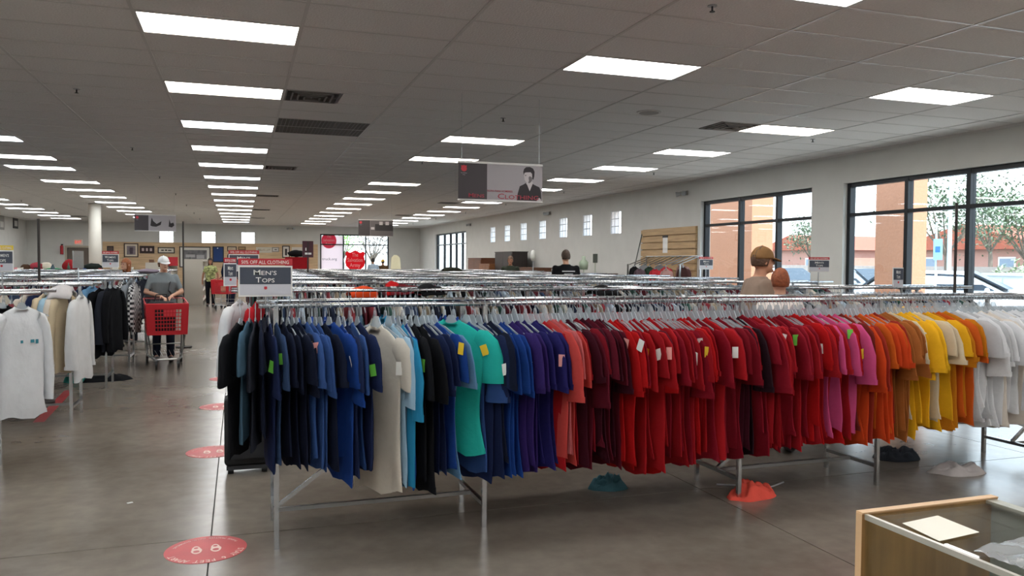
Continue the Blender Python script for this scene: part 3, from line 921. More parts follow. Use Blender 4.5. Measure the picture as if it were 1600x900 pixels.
TAGME = MB().box(-.0015, .0015, -.020, .020, -.030, .030).mesh('price_tag')
tagcols = {'green': M('#6fc94a', .6), 'white': M('#e6e6e2', .6), 'yellow': M('#e8c52a', .6), 'pink': M('#e8a09a', .6)}
PAL = {'black': '#15161b', 'charcoal': '#2b2f3a', 'dark navy': '#161d33', 'navy blue': '#1f2c52', 'slate blue': '#33486c', 'steel blue': '#4c6b80', 'denim blue': '#3a5a96', 'royal blue': '#2450ac',
       'cobalt blue': '#2a3f9e', 'sky blue': '#6f9fc8', 'pale blue': '#9ab8cc', 'cyan': '#2f97c4', 'teal green': '#27ab9e', 'stone white': '#c9c1b4', 'indigo': '#332f7c', 'purple': '#43307e', 'violet': '#7a4aa8',
       'coral': '#dc4f4a', 'salmon pink': '#d86f72', 'red': '#d8232b', 'bright red': '#e51c1f', 'crimson': '#b01c30', 'scarlet': '#c8202a', 'maroon': '#6a1a2c', 'dark maroon': '#451322', 'wine red': '#8a1626', 'aubergine': '#2a141d',
       'hot pink': '#e0568e', 'rose pink': '#e88fae', 'brick red': '#a83426', 'rust brown': '#7e2a22', 'orange red': '#e04a1e', 'orange': '#e2641f', 'tan orange': '#b56a33', 'golden yellow': '#dba41f', 'yellow': '#e6b528', 'amber': '#dd8a1d',
       'cream': '#cfc7bd', 'white': '#d3d5d8', 'light grey': '#b4b6b9', 'lime green': '#8fb25a', 'beige': '#c6b79c', 'dark green': '#1f4a3c', 'grey': '#7d8186'}
def dim(h, k):
    h = h.lstrip('#'); return '#' + ''.join('%02x' % int(int(h[i:i + 2], 16) * k) for i in (0, 2, 4))
for c_ in list(PAL):
    if c_ not in ('cream', 'white', 'light grey', 'beige', 'stone white', 'grey', 'pale blue', 'teal green', 'golden yellow', 'yellow'): PAL[c_] = dim(PAL[c_], .74 if c_ in ('royal blue', 'cobalt blue', 'indigo', 'purple', 'red', 'scarlet', 'bright red', 'crimson') else .84)
def hem_z(px):
    tb = [(340, 700), (400, 720), (480, 745), (620, 760), (750, 750), (860, 735), (930, 720), (1010, 735), (1090, 715), (1200, 700), (1300, 690), (1380, 690), (1440, 668), (1520, 660), (1700, 665)]
    for (a, ya), (b, yb) in zip(tb, tb[1:]):
        if a <= px <= b:
            return on_y(px, ya + (yb - ya) * (px - a) / (b - a), 4.45).z
    return .5
HANG_LEFT = [286]
HZ = .0035
hang_stuff = MB()
def hang_hanger(x, y, rz, where, tilt=0.0):
    if HANG_LEFT[0] > 0:
        HANG_LEFT[0] -= 1
        o = share('clothes_hanger', hang_me, CLEAR, None, (x, y, RAIL_Z - HZ), rz)
        tag(o, 'clear plastic clothes hanger on the ' + where, 'hanger', 'clear hangers on the ' + where)
        return o
    add_copy(hang_stuff, hang_lo, x, y, RAIL_Z - HZ, rz)
def add_copy(dst, src, x, y, z, rz, sc=1.0, sz=1.0):
    c, s = math.cos(rz), math.sin(rz)
    dst.add([(x + (a * c - b * s) * sc, y + (a * s + b * c) * sc, z + d * sz) for a, b, d in src.v], src.f)
rnd_w = random.Random(77); SHIRTS = {}
def hang_shirt(x, y, rz, colour, where, me=None, L=None, tagc=None, label=None, name=None, group=True, mat=None, sx=1.0, wy=None):
    long = me in LONGS
    me = me or random.choice(TEES)
    base = .855 if not long else .875
    zs = 1.0
    if L: zs = L / base
    hg = hang_hanger(x, y, rz, where)
    kind = 'long sleeve shirt' if long else 't-shirt'
    dy_ = 0.0 if label else rnd_w.uniform(-.028, .028)
    o = share(name or ('long_sleeve_shirt' if long else 't_shirt'), me, mat or cloth(PAL[colour]), None, (x - math.sin(rz) * dy_, y + math.cos(rz) * dy_, RAIL_Z - HZ), rz, (sx, wy or rnd_w.uniform(.9, 1.08), zs))
    lb = label or '%s %s hanging on the %s' % (colour, kind, where)
    gr = None if (label and group is True) else ('%s %ss on the %s' % (colour, kind, where))
    tag(o, lb, 'shirt', gr)
    if hg and label: hg['label'] = 'clear hanger of ' + label
    SHIRTS.setdefault(where, []).append((x, o, hg, colour, tagc, kind, bool(label)))
    if tagc:
        s = -1
        p = share('price_tag', TAGME, tagcols[tagc], o, (random.uniform(-.032, -.02), s * random.uniform(.25, .315), random.uniform(-.33, -.20)), 0)
        p.rotation_euler = (random.uniform(-.4, .4), 0, random.uniform(.35, 1.1))
    return o
W1 = 'front chrome rail'; W1B = 'rear rail of the front rack'
ramp = [
    (356, 398, ['black', 'dark navy', 'steel blue', 'charcoal']), (398, 436, ['slate blue', 'dark navy', 'charcoal', 'navy blue']),
    (436, 470, ['charcoal', 'dark navy', 'navy blue', 'slate blue']), (470, 500, ['denim blue', 'royal blue', 'denim blue', 'navy blue']),
    (500, 548, ['dark navy', 'navy blue', 'royal blue', 'cobalt blue', 'dark navy']), (548, 590, ['charcoal', 'slate blue', 'navy blue', 'denim blue']),
    (590, 625, ['pale blue', 'steel blue', 'sky blue', 'stone white', 'navy blue']), (625, 648, ['navy blue', 'cyan', 'sky blue', 'royal blue']),
    (648, 690, ['denim blue', 'slate blue', 'navy blue', 'denim blue', 'black', 'royal blue']), (690, 745, ['dark navy', 'royal blue', 'sky blue', 'denim blue', 'navy blue']),
    (745, 772, ['dark navy', 'navy blue', 'cyan', 'pale blue']), (772, 800, ['royal blue', 'royal blue', 'dark navy']), (800, 850, ['indigo', 'purple', 'indigo', 'purple', 'indigo']),
    (850, 895, ['coral', 'red', 'orange red', 'salmon pink', 'red', 'scarlet']), (895, 960, ['maroon', 'dark maroon', 'wine red', 'maroon', 'dark maroon']),
    (960, 1005, ['bright red', 'red', 'bright red', 'crimson']), (1005, 1090, ['crimson', 'red', 'maroon', 'scarlet', 'bright red', 'scarlet']),
    (1090, 1130, ['scarlet', 'red', 'crimson']), (1130, 1160, ['wine red', 'aubergine', 'dark maroon']), (1160, 1255, ['crimson', 'scarlet', 'wine red', 'crimson', 'scarlet']),
    (1255, 1290, ['bright red', 'red', 'scarlet']), (1290, 1318, ['hot pink', 'rose pink', 'hot pink', 'scarlet']), (1318, 1345, ['rust brown', 'brick red', 'scarlet']),
    (1345, 1395, ['orange red', 'orange', 'orange red', 'brick red']), (1395, 1418, ['tan orange', 'tan orange']), (1418, 1470, ['golden yellow', 'yellow', 'golden yellow', 'beige']),
    (1470, 1506, ['amber', 'orange', 'amber']), (1506, 1720, ['white', 'cream', 'white', 'light grey', 'white'])]
def px_colour(px, rnd):
    for a, b, cs in ramp:
        if a <= px < b: return rnd.choice(cs)
    return 'white'
rnd = random.Random(21)
heroes = [(376, 'black', -.30, 0), (590, 'stone white', .50, 0), (708, 'teal green', .72, 0), (782, 'royal blue', .30, 0), (516, 'royal blue', .34, 0), (1118, 'wine red', .35, 0), (1150, 'aubergine', .1, 0), (1283, 'bright red', .32, 0), (1300, 'hot pink', .2, 0), (1525, 'cream', .38, 0)]
hero_lab = ['black t-shirt turned towards the aisle at the end of the front rail', 'long stone white t-shirt swung out among the blue shirts', 'teal green t-shirt with white print turned outward among the blue shirts',
            'bright royal blue t-shirt standing proud just before the purple shirts', 'royal blue t-shirt with flared sleeve beside dark navy ones', 'wide wine red t-shirt with open neck beside the aubergine one', 'dark aubergine t-shirt between the red shirts',
            'bright red t-shirt with wide sleeve next to the pink ones', 'hot pink t-shirt with flared sleeve between red shirts', 'cream jersey with a red letter on its chest']
def x_at(px, y=4.36): return on_y(px, 560, y).x
hx = [x_at(h[0], 4.5) for h in heroes]
def relax(row, s_=2.6):
    # row: [x, rotation, fixed]; neighbours on a rail can only turn as far as their spacing lets them
    fixed = [q for q in row if q[2]]
    for q in row:
        if not q[2]:
            for h in fixed:
                lim = s_ * abs(q[0] - h[0]); q[1] = min(max(q[1], h[1] - lim), h[1] + lim)
    for _ in range(60):
        for a, b in zip(row, row[1:]):
            lim = s_ * (b[0] - a[0]); df = b[1] - a[1]
            if abs(df) > lim:
                ex = df - math.copysign(lim, df)
                if a[2] and b[2]: continue
                if a[2]: b[1] -= ex
                elif b[2]: a[1] += ex
                else: a[1] += ex / 2; b[1] -= ex / 2
row = [[X, h[2], True, i] for i, (X, h) in enumerate(zip(hx, heroes))]
x = x_at(372)
xend = 6.35
prev_rot = .1
while x < xend:
    d = Vector((x, 4.33, 1.0 - CAM_H)); dep = d.dot(fwd); px = 800 + F_PX * d.dot(rgt) / dep
    if not any((-(.10 if h_[2] > .45 else .024) < x - q < (.055 if h_[2] > .45 else .024)) for q, h_ in zip(hx, heroes)):
        prev_rot = .6 * prev_rot + .4 * rnd.choice((rnd.uniform(-.15, .2), rnd.uniform(0, .35), rnd.uniform(.1, .75)))
        row.append([x, prev_rot + rnd.uniform(-.12, .12), False, px])
    x += rnd.uniform(.020, .042) if px < 1480 else rnd.uniform(.028, .052)
row.sort(key=lambda q: q[0])
relax(row)
hero_obj = [None] * len(heroes)
for i, (x, rz, own, px) in enumerate(row):
    gap = min(x - row[i - 1][0] if i else .05, row[i + 1][0] - x if i + 1 < len(row) else .05)
    sx = min(1.0, max(.42, gap / .042))
    if own:
        hp, c = heroes[px][:2]
        L = RAIL_Z - hem_z(hp) + (.0, .06, -.16, 0, -.1, -.02, 0, 0, -.05, .0)[px]
        hero_obj[px] = hang_shirt(x, 4.55, rz, c, W1, me=TEES[px], L=L, label=hero_lab[px], tagc=(None, 'white', 'yellow', None, None, None, None, None, 'yellow', 'green')[px], sx=max(.7, sx))
    else:
        c = px_colour(px, rnd)
        L = RAIL_Z - hem_z(min(max(px, 340), 1690)) + rnd.triangular(-.16, .05, .0)
        tg = rnd.choice(['green', 'white', 'white', 'yellow', 'green', 'pink']) if rnd.random() < .42 else None
        hang_shirt(x, 4.55, rz, c, W1, L=L, tagc=tg, sx=sx)
# printed marks
for k in range(9):
    y0, z0 = -.10 - .012 * (k % 4) + .05 * (k % 3), -.20 - .022 * k
    MB().obox((-.038, y0, z0), (.006, .05 + .01 * (k % 2), .008), rx=.5).build('print', M('#dff3ee', .7), hero_obj[2])
lettering(hero_obj[9], [('S', .12)], (-.046, -.06, -.36), M('#b23a44', .7), face='-x')

# back rail of the front rack
rrow = []
x = .16
while x < 6.1:
    rrow.append([x, rnd.uniform(-.3, .3), False]); x += rnd.uniform(.055, .085)
relax(rrow)
for x, rz, _ in rrow:
    d = Vector((x, 4.9, .6 - CAM_H)); px = 800 + F_PX * d.dot(rgt) / d.dot(fwd)
    c = px_colour(min(max(px + 20, 360), 1700), rnd)
    if rnd.random() < .07: c = rnd.choice(['lime green', 'black', 'dark green', 'light grey'])
    hang_shirt(x, 5.07, rz + math.pi, c, W1B, L=RAIL_Z - hem_z(min(max(px, 340), 1690)) + rnd.uniform(-.12, .03))
# every shirt is told apart by its tag and its neighbours on the rail
for where in (W1, W1B):
    row = sorted(SHIRTS[where], key=lambda q: q[0])
    for i, (x, o, hg, c, tg, kind, own) in enumerate(row):
        a = row[i - 1][3] if i else None
        b = row[i + 1][3] if i + 1 < len(row) else None
        side = 'between %s and %s ones' % (a, b) if a and b and a != b else 'among %s ones' % a if a and b else 'at the end of the rail'
        d = '%s %s%s %s' % (c, kind, ' with %s tag' % tg if tg else '', side)
        if not own: o['label'] = d + (', front rail' if where == W1 else ', rear rail')
        if hg and len(('clear hanger of ' + d).split()) > 16: d = '%s %s %s' % (c, kind, side)
        if hg: hg['label'] = ('clear hanger of ' + (o['label'] if own else d)) if where == W1 else 'clear rear rail hanger of %s %s %s' % (c, kind, side)
# ================================================================== CLOTHES ACROSS THE AISLE
WL = 'rail across the aisle'
def left_shirt(px, Y, colour, rz, me, L, label, **k):
    X = on_y(px, 500, Y).x
    return hang_shirt(X, Y, rz, colour, WL, me=me, L=L, label=label, **k)
sw_ = left_shirt(34, 6.55, 'white', -.80, LONGS[0], .90, 'white sweatshirt with small chest print facing the aisle', sx=1.3, wy=.84)
for a, b, c_, s_ in ((-.05, -.33, .02, .02), (.04, -.33, .022, .03), (.08, -.335, .03, .022)):
    MB().obox((.052, a, b), (.003, s_, c_)).build('print', M('#2f7f90', .7), sw_)
MB().obox((.03, -.275, -.66), (.03, .05, .07)).build('cuff_patch', M('#c9703a', .7), sw_)
left_shirt(4, 6.55, 'black', -.42, LONGS[1], .85, 'black jacket hanging behind the white sweatshirt')
left_shirt(-12, 6.55, 'maroon', -.25, TEES[2], .8, 'maroon top beside the black jacket across the aisle')
for i, (px, c, rz, me, L, lb) in enumerate((
        (46, 'cream', -.35, TEES[1], .78, 'cream top just behind the white sweatshirt'),
        (62, 'navy blue', -.2, TEES[2], .62, 'navy blue top between the cream and beige ones'),
        (72, 'beige', -.3, LONGS[1], .80, 'beige long sleeve shirt beside the navy top'),
        (82, 'pale blue', -.25, LONGS[2], .82, 'pale blue long shirt beside the beige one'),
        (92, 'cream', -.35, LONGS[3], .83, 'cream long sleeve shirt beside the pale blue one'),
        (104, 'beige', -.5, LONGS[0], .86, 'beige overshirt next to the white button shirt'),
        (127, 'white', -.22, LONGS[2], .93, 'white button shirt at the end of the cream group'))):
    left_shirt(px, 8.73, c, rz, me, L, lb, wy=.82)
for i, (px, c, rz, me, L, lb) in enumerate((
        (132, 'navy blue', -.2, TEES[3], .72, 'navy blue top behind the white button shirt'),
        (144, 'sky blue', -.3, LONGS[1], .75, 'light blue denim shirt behind the white button shirt'),
        (160, 'black', -.5, LONGS[2], .95, 'long black cardigan in the group of black tops'),
        (172, 'charcoal', -.4, LONGS[0], .90, 'charcoal top in the group of black tops'),
        (180, 'black', -.36, LONGS[3], .88, 'black zip jacket at the end of its rail'))):
    left_shirt(px, 10.91, c, rz, me, L, lb, wy=.85)
def plaid_mat():
    mt = M('#181a1e', .9, var=.01).copy(); n = mt.node_tree
    b = n.nodes['Principled BSDF']
    t = n.nodes.new('ShaderNodeTexCoord'); ck = n.nodes.new('ShaderNodeTexChecker')
    ck.inputs['Scale'].default_value = 26; ck.inputs[1].default_value = (.6, .6, .6, 1); ck.inputs[2].default_value = (.015, .015, .018, 1)
    n.links.new(t.outputs['Object'], ck.inputs[0]); n.links.new(ck.outputs[0], b.inputs['Base Color'])
    return mt
PLAID = plaid_mat()
left_shirt(194, 13.09, 'black', -.3, LONGS[0], .85, 'black and white checked flannel shirt', mat=PLAID)
left_shirt(203, 13.09, 'grey', -.2, LONGS[1], .82, 'grey patterned shirt beside the checked flannel')
left_shirt(211, 13.09, 'black', -.1, LONGS[2], .85, 'black and white patterned blouse by the shopper with cart', mat=PLAID)
left_shirt(228, 15.27, 'charcoal', -.5, LONGS[3], .8, 'charcoal blouse at the end of the fifth rail')
# end of the second row beside the main aisle
hang_shirt(on_y(362, 520, 6.75).x + .06, 6.75, -.60, 'white', 'second row rail', me=LONGS[1], L=.76, label='long off-white shirt hanging behind the black t-shirt', wy=.72)
hang_shirt(on_y(372, 520, 6.75).x + .15, 6.75, -.32, 'scarlet', 'second row rail', me=LONGS[0], L=.8, label='red jacket hanging beside the long off-white shirt')

# ------------------------------------------------ the rest of the hanging clothes, too many to count
def garment_lo(seed):
    r = random.Random(seed); mb = MB(); rg = []
    for z, hw, d in ((-.105, .07, .012), (-.17, .20, .016), (-.24, .25, .018), (-.42, .25, .020), (-.43, .22, .018), (-.85 + r.uniform(-.06, .06), .23, .024)):
        rg.append([(d * math.sin(a) + .008 * math.sin(9 * hw * math.cos(a) + seed), hw * math.cos(a), z) for a in [2 * math.pi * k / 8 for k in range(8)]])
    return mb.rings(rg, caps=False)
LO = [garment_lo(s) for s in range(5)]
MIXC = ['#1d2436', '#3a4a66', '#6c7076', '#b9b4ab', '#5d2630', '#2e4a44', '#8c8271', '#9fb0bf', '#15161a', '#7a3038']
def mass(name, rails, label, step, seed):
    r = random.Random(seed); mb = MB(); idx = []
    for (xa, xb, y) in rails:
        x = xa
        while x < xb:
            rz = r.uniform(-.11, .11)
            add_copy(hang_stuff, hang_lo, x, y, RAIL_Z - HZ, rz)
            src = r.choice(LO); n0 = len(mb.f)
            add_copy(mb, src, x, y, RAIL_Z, rz, 1.0, r.uniform(.85, 1.05))
            idx += [r.randrange(len(MIXC))] * (len(mb.f) - n0)
            x += step * r.uniform(.6, 1.4)
    me = bpy.data.meshes.new(name); me.from_pydata(mb.v, [], mb.f)
    for h in MIXC: me.materials.append(cloth(h))
    me.polygons.foreach_set('material_index', idx)
    for p in me.polygons: p.use_smooth = True
    o = bpy.data.objects.new(name, me); COL.objects.link(o)
    return tag(o, label, 'clothes', kind='stuff')
mass('hanging_clothes', [(.42 if y < 7 and d == 0 else .2, 7.6, y + d) for y in ROWS_R[1:] for d in (0, .52)], 'closely packed mixed clothes on the rows behind the colourful shirts', .062, 3)
mass('hanging_clothes', [(-7.3, -2.1 if d == 0 and y < 14 else -1.62, y + d) for y in ROWS_L for d in (0, .52)], 'closely packed mixed clothes on the rails across the aisle', .07, 4)
tag(hang_stuff.build('clothes_hangers_beyond', CLEAR), 'mass of clear plastic hangers on the rows behind the front rack', 'hangers', kind='stuff')

# ------------------------------------------------ things laid over the rails
from mathutils import noise as mnoise
def drape(px, py, Y, w, h, hexs, label, name='draped_garment', seed=1):
    """cloth thrown over a rail: sheet folded over the hangers"""
    p = on_y(px, py, Y); N, K = 12, 9
    v = []; fc = []
    for i in range(N + 1):
        for k in range(K + 1):
            u = (i / N - .5) * w; a = (k / K - .5) * 2
            wob = mnoise.noise(Vector((u * 9, a * 2.2, seed)))
            edge = (1 - abs(i / N - .5) * 2) ** .35 if 0 < i < N else .15
            v.append((u + .02 * wob, a * .17 + .03 * wob, (h * .55) * (1 - a * a) * edge - h * .5 * abs(a) ** 1.5 + .02 * wob))
    for i in range(N):
        for k in range(K):
            q = i * (K + 1) + k
            fc.append((q, q + 1, q + K + 2, q + K + 1))
    mb = MB(); mb.add(v, fc)
    o = mb.build(name, cloth(hexs), None, True, (p.x, Y, p.z))
    md = o.modifiers.new('thick', 'SOLIDIFY'); md.thickness = .012
    return tag(o, label, 'garment')
drape(565, 457, 6.95, .22, .075, '#c8431c', 'orange red crumpled top thrown over the hangers', seed=3)
drape(612, 449, 8.95, .16, .14, '#c01f22', 'bright red cap shaped bundle on the third row', seed=5)
drape(632, 453, 8.9, .36, .10, '#6e2028', 'dark maroon top laid across the hangers', seed=7)
drape(672, 453, 6.9, .22, .085, '#17171a', 'black folded top laid over the hangers', seed=9)
drape(942, 455, 6.95, .24, .09, '#121214', 'black beanie shaped bundle on the second row', seed=11)
drape(97, 455, 8.72, .20, .13, '#c9c6c8', 'pale grey blouse thrown over the rail across the aisle', seed=13)
drape(706, 421, 19.9, .5, .12, '#2a2b22', 'dark olive hat lying on the far racks', seed=15)

def pile(px, py, rx, ry, h, hexs, label, seed, rz=0.0):
    p = on_z(px, py); v = [(0, 0, 0)]; fc = []
    v = []
    NR, NA = 12, 40
    for i in range(NR + 1):
        r = i / NR
        for k in range(NA):
            a = 2 * math.pi * k / NA
            lobe = 1 + .22 * mnoise.noise(Vector((math.cos(a) * 1.6, math.sin(a) * 1.6, seed)))
            n1 = mnoise.noise(Vector((r * math.cos(a) * 2.6, r * math.sin(a) * 2.6, seed + 3.1)))
            n2 = .5 - abs(mnoise.noise(Vector((r * math.cos(a) * 3.2, r * math.sin(a) * 3.2, seed + 7.7))))
            z = h * max(0, 1 - r ** 5) * max(.12, .45 + .55 * n1 + .8 * n2 - .2 * r) + .003
            v.append((rx * r * lobe * math.cos(a), ry * r * lobe * math.sin(a), max(.001, z) if i < NR else .001))
    for i in range(NR):
        for k in range(NA):
            a, b = i * NA + k, i * NA + (k + 1) % NA
            fc.append((a, b, b + NA, a + NA))
    o = MB().add(v, fc).build('crumpled_garment', cloth(hexs), None, True, (p.x, p.y, 0), rz)
    return tag(o, label, 'garment')
pile(950, 762, .15, .10, .11, '#4c7682', 'dusty teal garment crumpled on the floor under the maroon shirts', 1.3)
pile(1175, 774, .20, .11, .11, '#e85a4c', 'coral garment crumpled on the floor by a rack leg', 2.6, .2)
pile(1400, 716, .20, .14, .11, '#3a3f47', 'dark grey garment crumpled on the floor under the yellow shirts', 4.2)
pile(1497, 738, .24, .12, .08, '#b9b2b0', 'off-white garment crumpled on the floor under the white shirts', 5.9, -.2)
pile(158, 594, .36, .2, .09, '#17181b', 'black garments fallen on the floor across the aisle', 8.4)
pile(119, 597, .14, .12, .14, '#2c8078', 'teal garment fallen under the white button shirt', 9.3)
pile(1185, 697, .28, .10, .10, '#6d6a66', 'grey garment lying on the floor behind the red shirts', 11.1)
tag(MB().tube([(x_, y_, .006) for x_, y_ in ((3.25, 4.9), (3.4, 4.82), (3.5, 4.7), (3.62, 4.74), (3.75, 4.8))], .006, 6).build('loose_strap', M('#c9c9cc', .5), None, True), 'thin pale strap lying beside the coral garment', 'strap')
tag(MB().obox((on_z(203, 786).x, on_z(203, 786).y, .002), (.035, .02, .003), .4).build('paper_scrap', WHITE), 'small white paper scrap on the aisle floor', 'paper')

# suitcase under the end of the second row
s = thing('suitcase', (.055, 6.35, 0), 'black soft suitcase on small wheels under the racks', 'suitcase')
bd = MB().box(-.165, .165, -.11, .11, .06, .57).build('shell', M('#141518', .7, bump=.2, scale=60), s)
bv = bd.modifiers.new('b', 'BEVEL'); bv.width = .03; bv.segments = 3
MB().box(-.125, .125, -.135, -.105, .12, .45).build('pocket', M('#1a1b1f', .7), s)
for a in (-.12, .12):
    for b in (-.08, .08): MB().tube([(a - .02, b, .028), (a + .02, b, .028)], .028, 12).build('wheel', BLACK, s)
MB().box(-.15, .15, -.1, .1, .03, .06).build('base', M('#2a2b2e', .5), s)

# ================================================================== SIGNS
def emblem(parent, x, y, z, r, mat=None):
    MB().prism([(x + a, y, z + b) for a, b in shield_pts(r * 1.8, r * 2)], (0, -.001, 0)).build('emblem', mat or SIGNRED, parent)
def rack_sign(x0, x1, z0, z1, Y, label, l1, l2, header=None, hcol='#c4303c', rz=0.0, zrail=RAIL_Z, hh=.23):
    w, h = x1 - x0, z1 - z0
    t = thing('rack_sign', ((x0 + x1) / 2, Y, z0), label, 'sign', rz=rz)
    MB().box(-w / 2, w / 2, 0, .012, 0, h).build('frame', WHITE, t)
    MB().box(-w / 2 + w * .03, w / 2 - w * .03, -.002, 0, h * .40, h * .95).build('card', M('#434a58', .45), t)
    MB().box(-w / 2 + w * .03, w / 2 - w * .03, -.002, 0, h * .05, h * .395).build('card_foot', M('#cdced6', .5), t)
    def caps(s_, k):
        out = []
        for word in s_.split(' '): out += [(word[0], k * 1.25), (word[1:], k)]
        return out
    lettering(t, caps(l1, h * .19), (0, -.003, h * .70), WHITE, width=w * .44 if len(l1) < 6 else w * .66)
    lettering(t, caps(l2, h * .19), (0, -.003, h * .46), WHITE, width=w * .36 if len(l1) < 6 else w * .4)
    emblem(t, 0, -.003, h * .28, h * .055)
    if header:
        MB().box(-w / 2, w / 2, .002, .008, h + h * .02, h + h * hh).build('header', M(hcol, .5), t)
        lettering(t, [(header, h * .16)], (0, 0, h * 1.06), M('#f0e9e4', .5), width=w * .88)
    MB().tube([(0, .012, zrail - z0 - .0), (0, .012, .01)], .005, 8).build('stem', CHROME, t)
    return t
def sign_px(a, b, c, d, Y, *args, **k):
    p, q = on_y(a, c, Y), on_y(b, d, Y)
    return rack_sign(p.x, q.x, q.z, p.z, Y, *args, **k)
OFF = '50% OFF ALL CLOTHING'
sign_px(372, 457, 415, 463, 4.538, 'white framed dark sign with red discount header on the front rack', "MEN'S", 'TOPS', OFF)
sign_px(349, 371, 411, 447, 6.738, 'small angled white sign beside the larger dark one on the second row', "MEN'S", 'TOPS', OFF, rz=.5)
sign_px(357, 405, 397, 424, 8.938, 'dark sign with red header partly hidden behind the white framed one', "MEN'S", 'TOPS', OFF)
sign_px(159, 186, 397, 418, 10.898, 'white sign with red header on the third rail across the aisle', "WOMEN'S", 'TOPS', OFF, rz=-.15)
sign_px(-16, 21, 391, 425, 7.058, 'white sign with yellow header on the first rail across the aisle', "WOMEN'S", 'TOPS', OFF, '#e2c634')
sign_px(1093, 1114, 405, 421, 11.138, 'small sign with red header standing by the slat wall window', "MEN'S", 'TOPS', OFF)
sign_px(1264, 1296, 406, 425, 6.738, 'small sign with red header standing beside the capped man', "MEN'S", 'TOPS', OFF)
sign_px(1396, 1411, 418, 450, 6.738, 'narrow grey sign card standing before the end window', "MEN'S", 'TOPS')
DP = M('#3b3634', .5, .4)
for px, ya, Y, lb in ((60, 342, 9.95, 'dark tall sign pole rising above the rails across the aisle'), (286, 346, 15.6, 'thin dark pole beside the shopper with the cart'), (1495, 317, 6.25, 'thin dark pole in front of the end window'), (481, 378, 16.95, 'dark sign pole carrying a brown poster')):
    q = on_y(px, ya, Y)
    t = thing('sign_pole', (q.x, Y, 0), lb, 'pole')
    MB().tube([(0, 0, 0), (0, 0, q.z)], .014, 8).build('tube', DP, t)
    MB().disc((0, 0, .012), .14, 20, h=.024).build('base', DP, t)
    if px == 481:
        MB().box(-.11, .11, -.01, .01, 1.66, 2.0).build('poster', M('#4a2430', .5), t)
        MB().box(-.06, .07, -.012, -.01, 1.72, 1.76).box(-.05, -.03, -.012, -.01, 1.80, 1.86).build('print', WHITE, t)
q = on_y(122, 392, 9.25); q2 = on_y(122, 419, 9.25)
t = thing('sign_holder', (q.x, 9.25, RAIL_Z), 'chrome sign holder seen edge on above the cream shirts', 'sign holder', rz=1.2)
MB().box(-.09, .09, -.006, .006, q2.z - RAIL_Z, q.z - RAIL_Z).build('frame', CHROME, t); MB().tube([(0, 0, 0), (0, 0, q2.z - RAIL_Z + .02)], .006, 8).build('stem', CHROME, t)

# ------------------------------------------------ hanging banners
def banner(x0, x1, z0, z1, Y, label):
    w, h = x1 - x0, z1 - z0
    t = thing('hanging_banner', ((x0 + x1) / 2, Y, z0), label, 'banner')
    MB().box(-w / 2, w / 2, 0, .006, .015, h - .012).build('sheet', M('#9b9699', .6), t)
    MB().box(-w / 2, -w / 2 + w * .335, -.002, 0, .015, h - .012).build('dark_panel', M('#3b3538', .6), t)
    MB().box(-w / 2 - .004, w / 2 + .004, -.008, .014, h - .014, h + .008).build('top_rail', M('#c9c7c4', .4), t)
    MB().box(-w / 2 - .004, w / 2 + .004, -.008, .014, 0, .018).build('bottom_rail', M('#c9c7c4', .4), t)
    for s in (-1, 1): MB().tube([(s * w * .46, .003, h), (s * w * .46, .003, CEIL - z0 - .004)], .0022, 5).build('wire', STEEL, t)
    emblem(t, -w / 2 + w * .065, -.004, h - h * .17, h * .085)
    for i, s_ in enumerate(('The Salvation', 'Army')): lettering(t, [(s_, h * .03)], (-w / 2 + w * .065, -.004, h * (.70 - .045 * i)), M('#a39c9e', .6))
    return t, w, h
b1 = (on_y(716, 252, 8.5), on_y(847, 317, 8.5))
t, w, h = banner(b1[0].x, b1[1].x, b1[1].z, b1[0].z, 8.5, 'grey hanging banner with a man in a dark sweater above the racks')
BR = M('#9a3444', .6)
lettering(t, [('M', h * .15), ('ENS', h * .12)], (-w * .285, -.004, h * .09), BR, width=w * .19)
lettering(t, [('ROPA PARA HOMBRES', h * .075)], (-w * .01, -.004, h * .245), BR, width=w * .30)
DK = M('#2b2629', .7); SKP = M('#b9b2b3', .7); MIDG = M('#6b6466', .7)
def fig(pts, mt, nm, dy): MB().prism([(w * a, -.003 - dy, h * b) for a, b in pts], (0, -.0006, 0)).build(nm, mt, t)
fig([(.19, .03), (.20, .22), (.225, .42), (.27, .47), (.31, .53), (.36, .53), (.40, .47), (.465, .41), (.485, .3), (.49, .03)], DK, 'printed_sweater', 0)
fig([(.30, .50), (.315, .46), (.345, .30), (.375, .46), (.385, .52), (.365, .58), (.32, .57)], SKP, 'printed_neck', .0007)
fig([(.275, .70), (.28, .60), (.295, .55), (.315, .51), (.335, .50), (.36, .55), (.385, .62), (.392, .72), (.39, .84), (.33, .88), (.28, .82)], SKP, 'printed_face', .0014)
fig([(.272, .72), (.265, .80), (.275, .88), (.30, .93), (.345, .94), (.385, .90), (.403, .82), (.400, .70), (.388, .60), (.376, .62), (.372, .76), (.355, .80), (.30, .79), (.282, .78)], DK, 'printed_hair', .0021)
fig([(.325, .52), (.335, .57), (.33, .66), (.345, .70), (.372, .66), (.375, .60), (.36, .54), (.34, .505)], MIDG, 'printed_shade', .0021)
fig([(.284, .715), (.302, .725), (.302, .705), (.286, .70)], DK, 'printed_eye', .0028)
lettering(t, [('C', h * .20), ('LOTHING', h * .155)], (w * .21, -.008, h * .07), BR, width=w * .50)
fig([(.43, .03), (.44, .10), (.465, .13), (.485, .08), (.485, .03)], SKP, 'printed_hand', .0021)
b2 = (on_y(560, 343, 25), on_y(614, 370, 25))
t, w, h = banner(b2[0].x, b2[1].x, b2[1].z, b2[0].z, 25, 'distant hanging banner with a black and white furniture photograph')
fig([(-.16, .02), (-.16, .97), (.5, .97), (.5, .02)], M('#5f595a', .6), 'printed_room', 0)
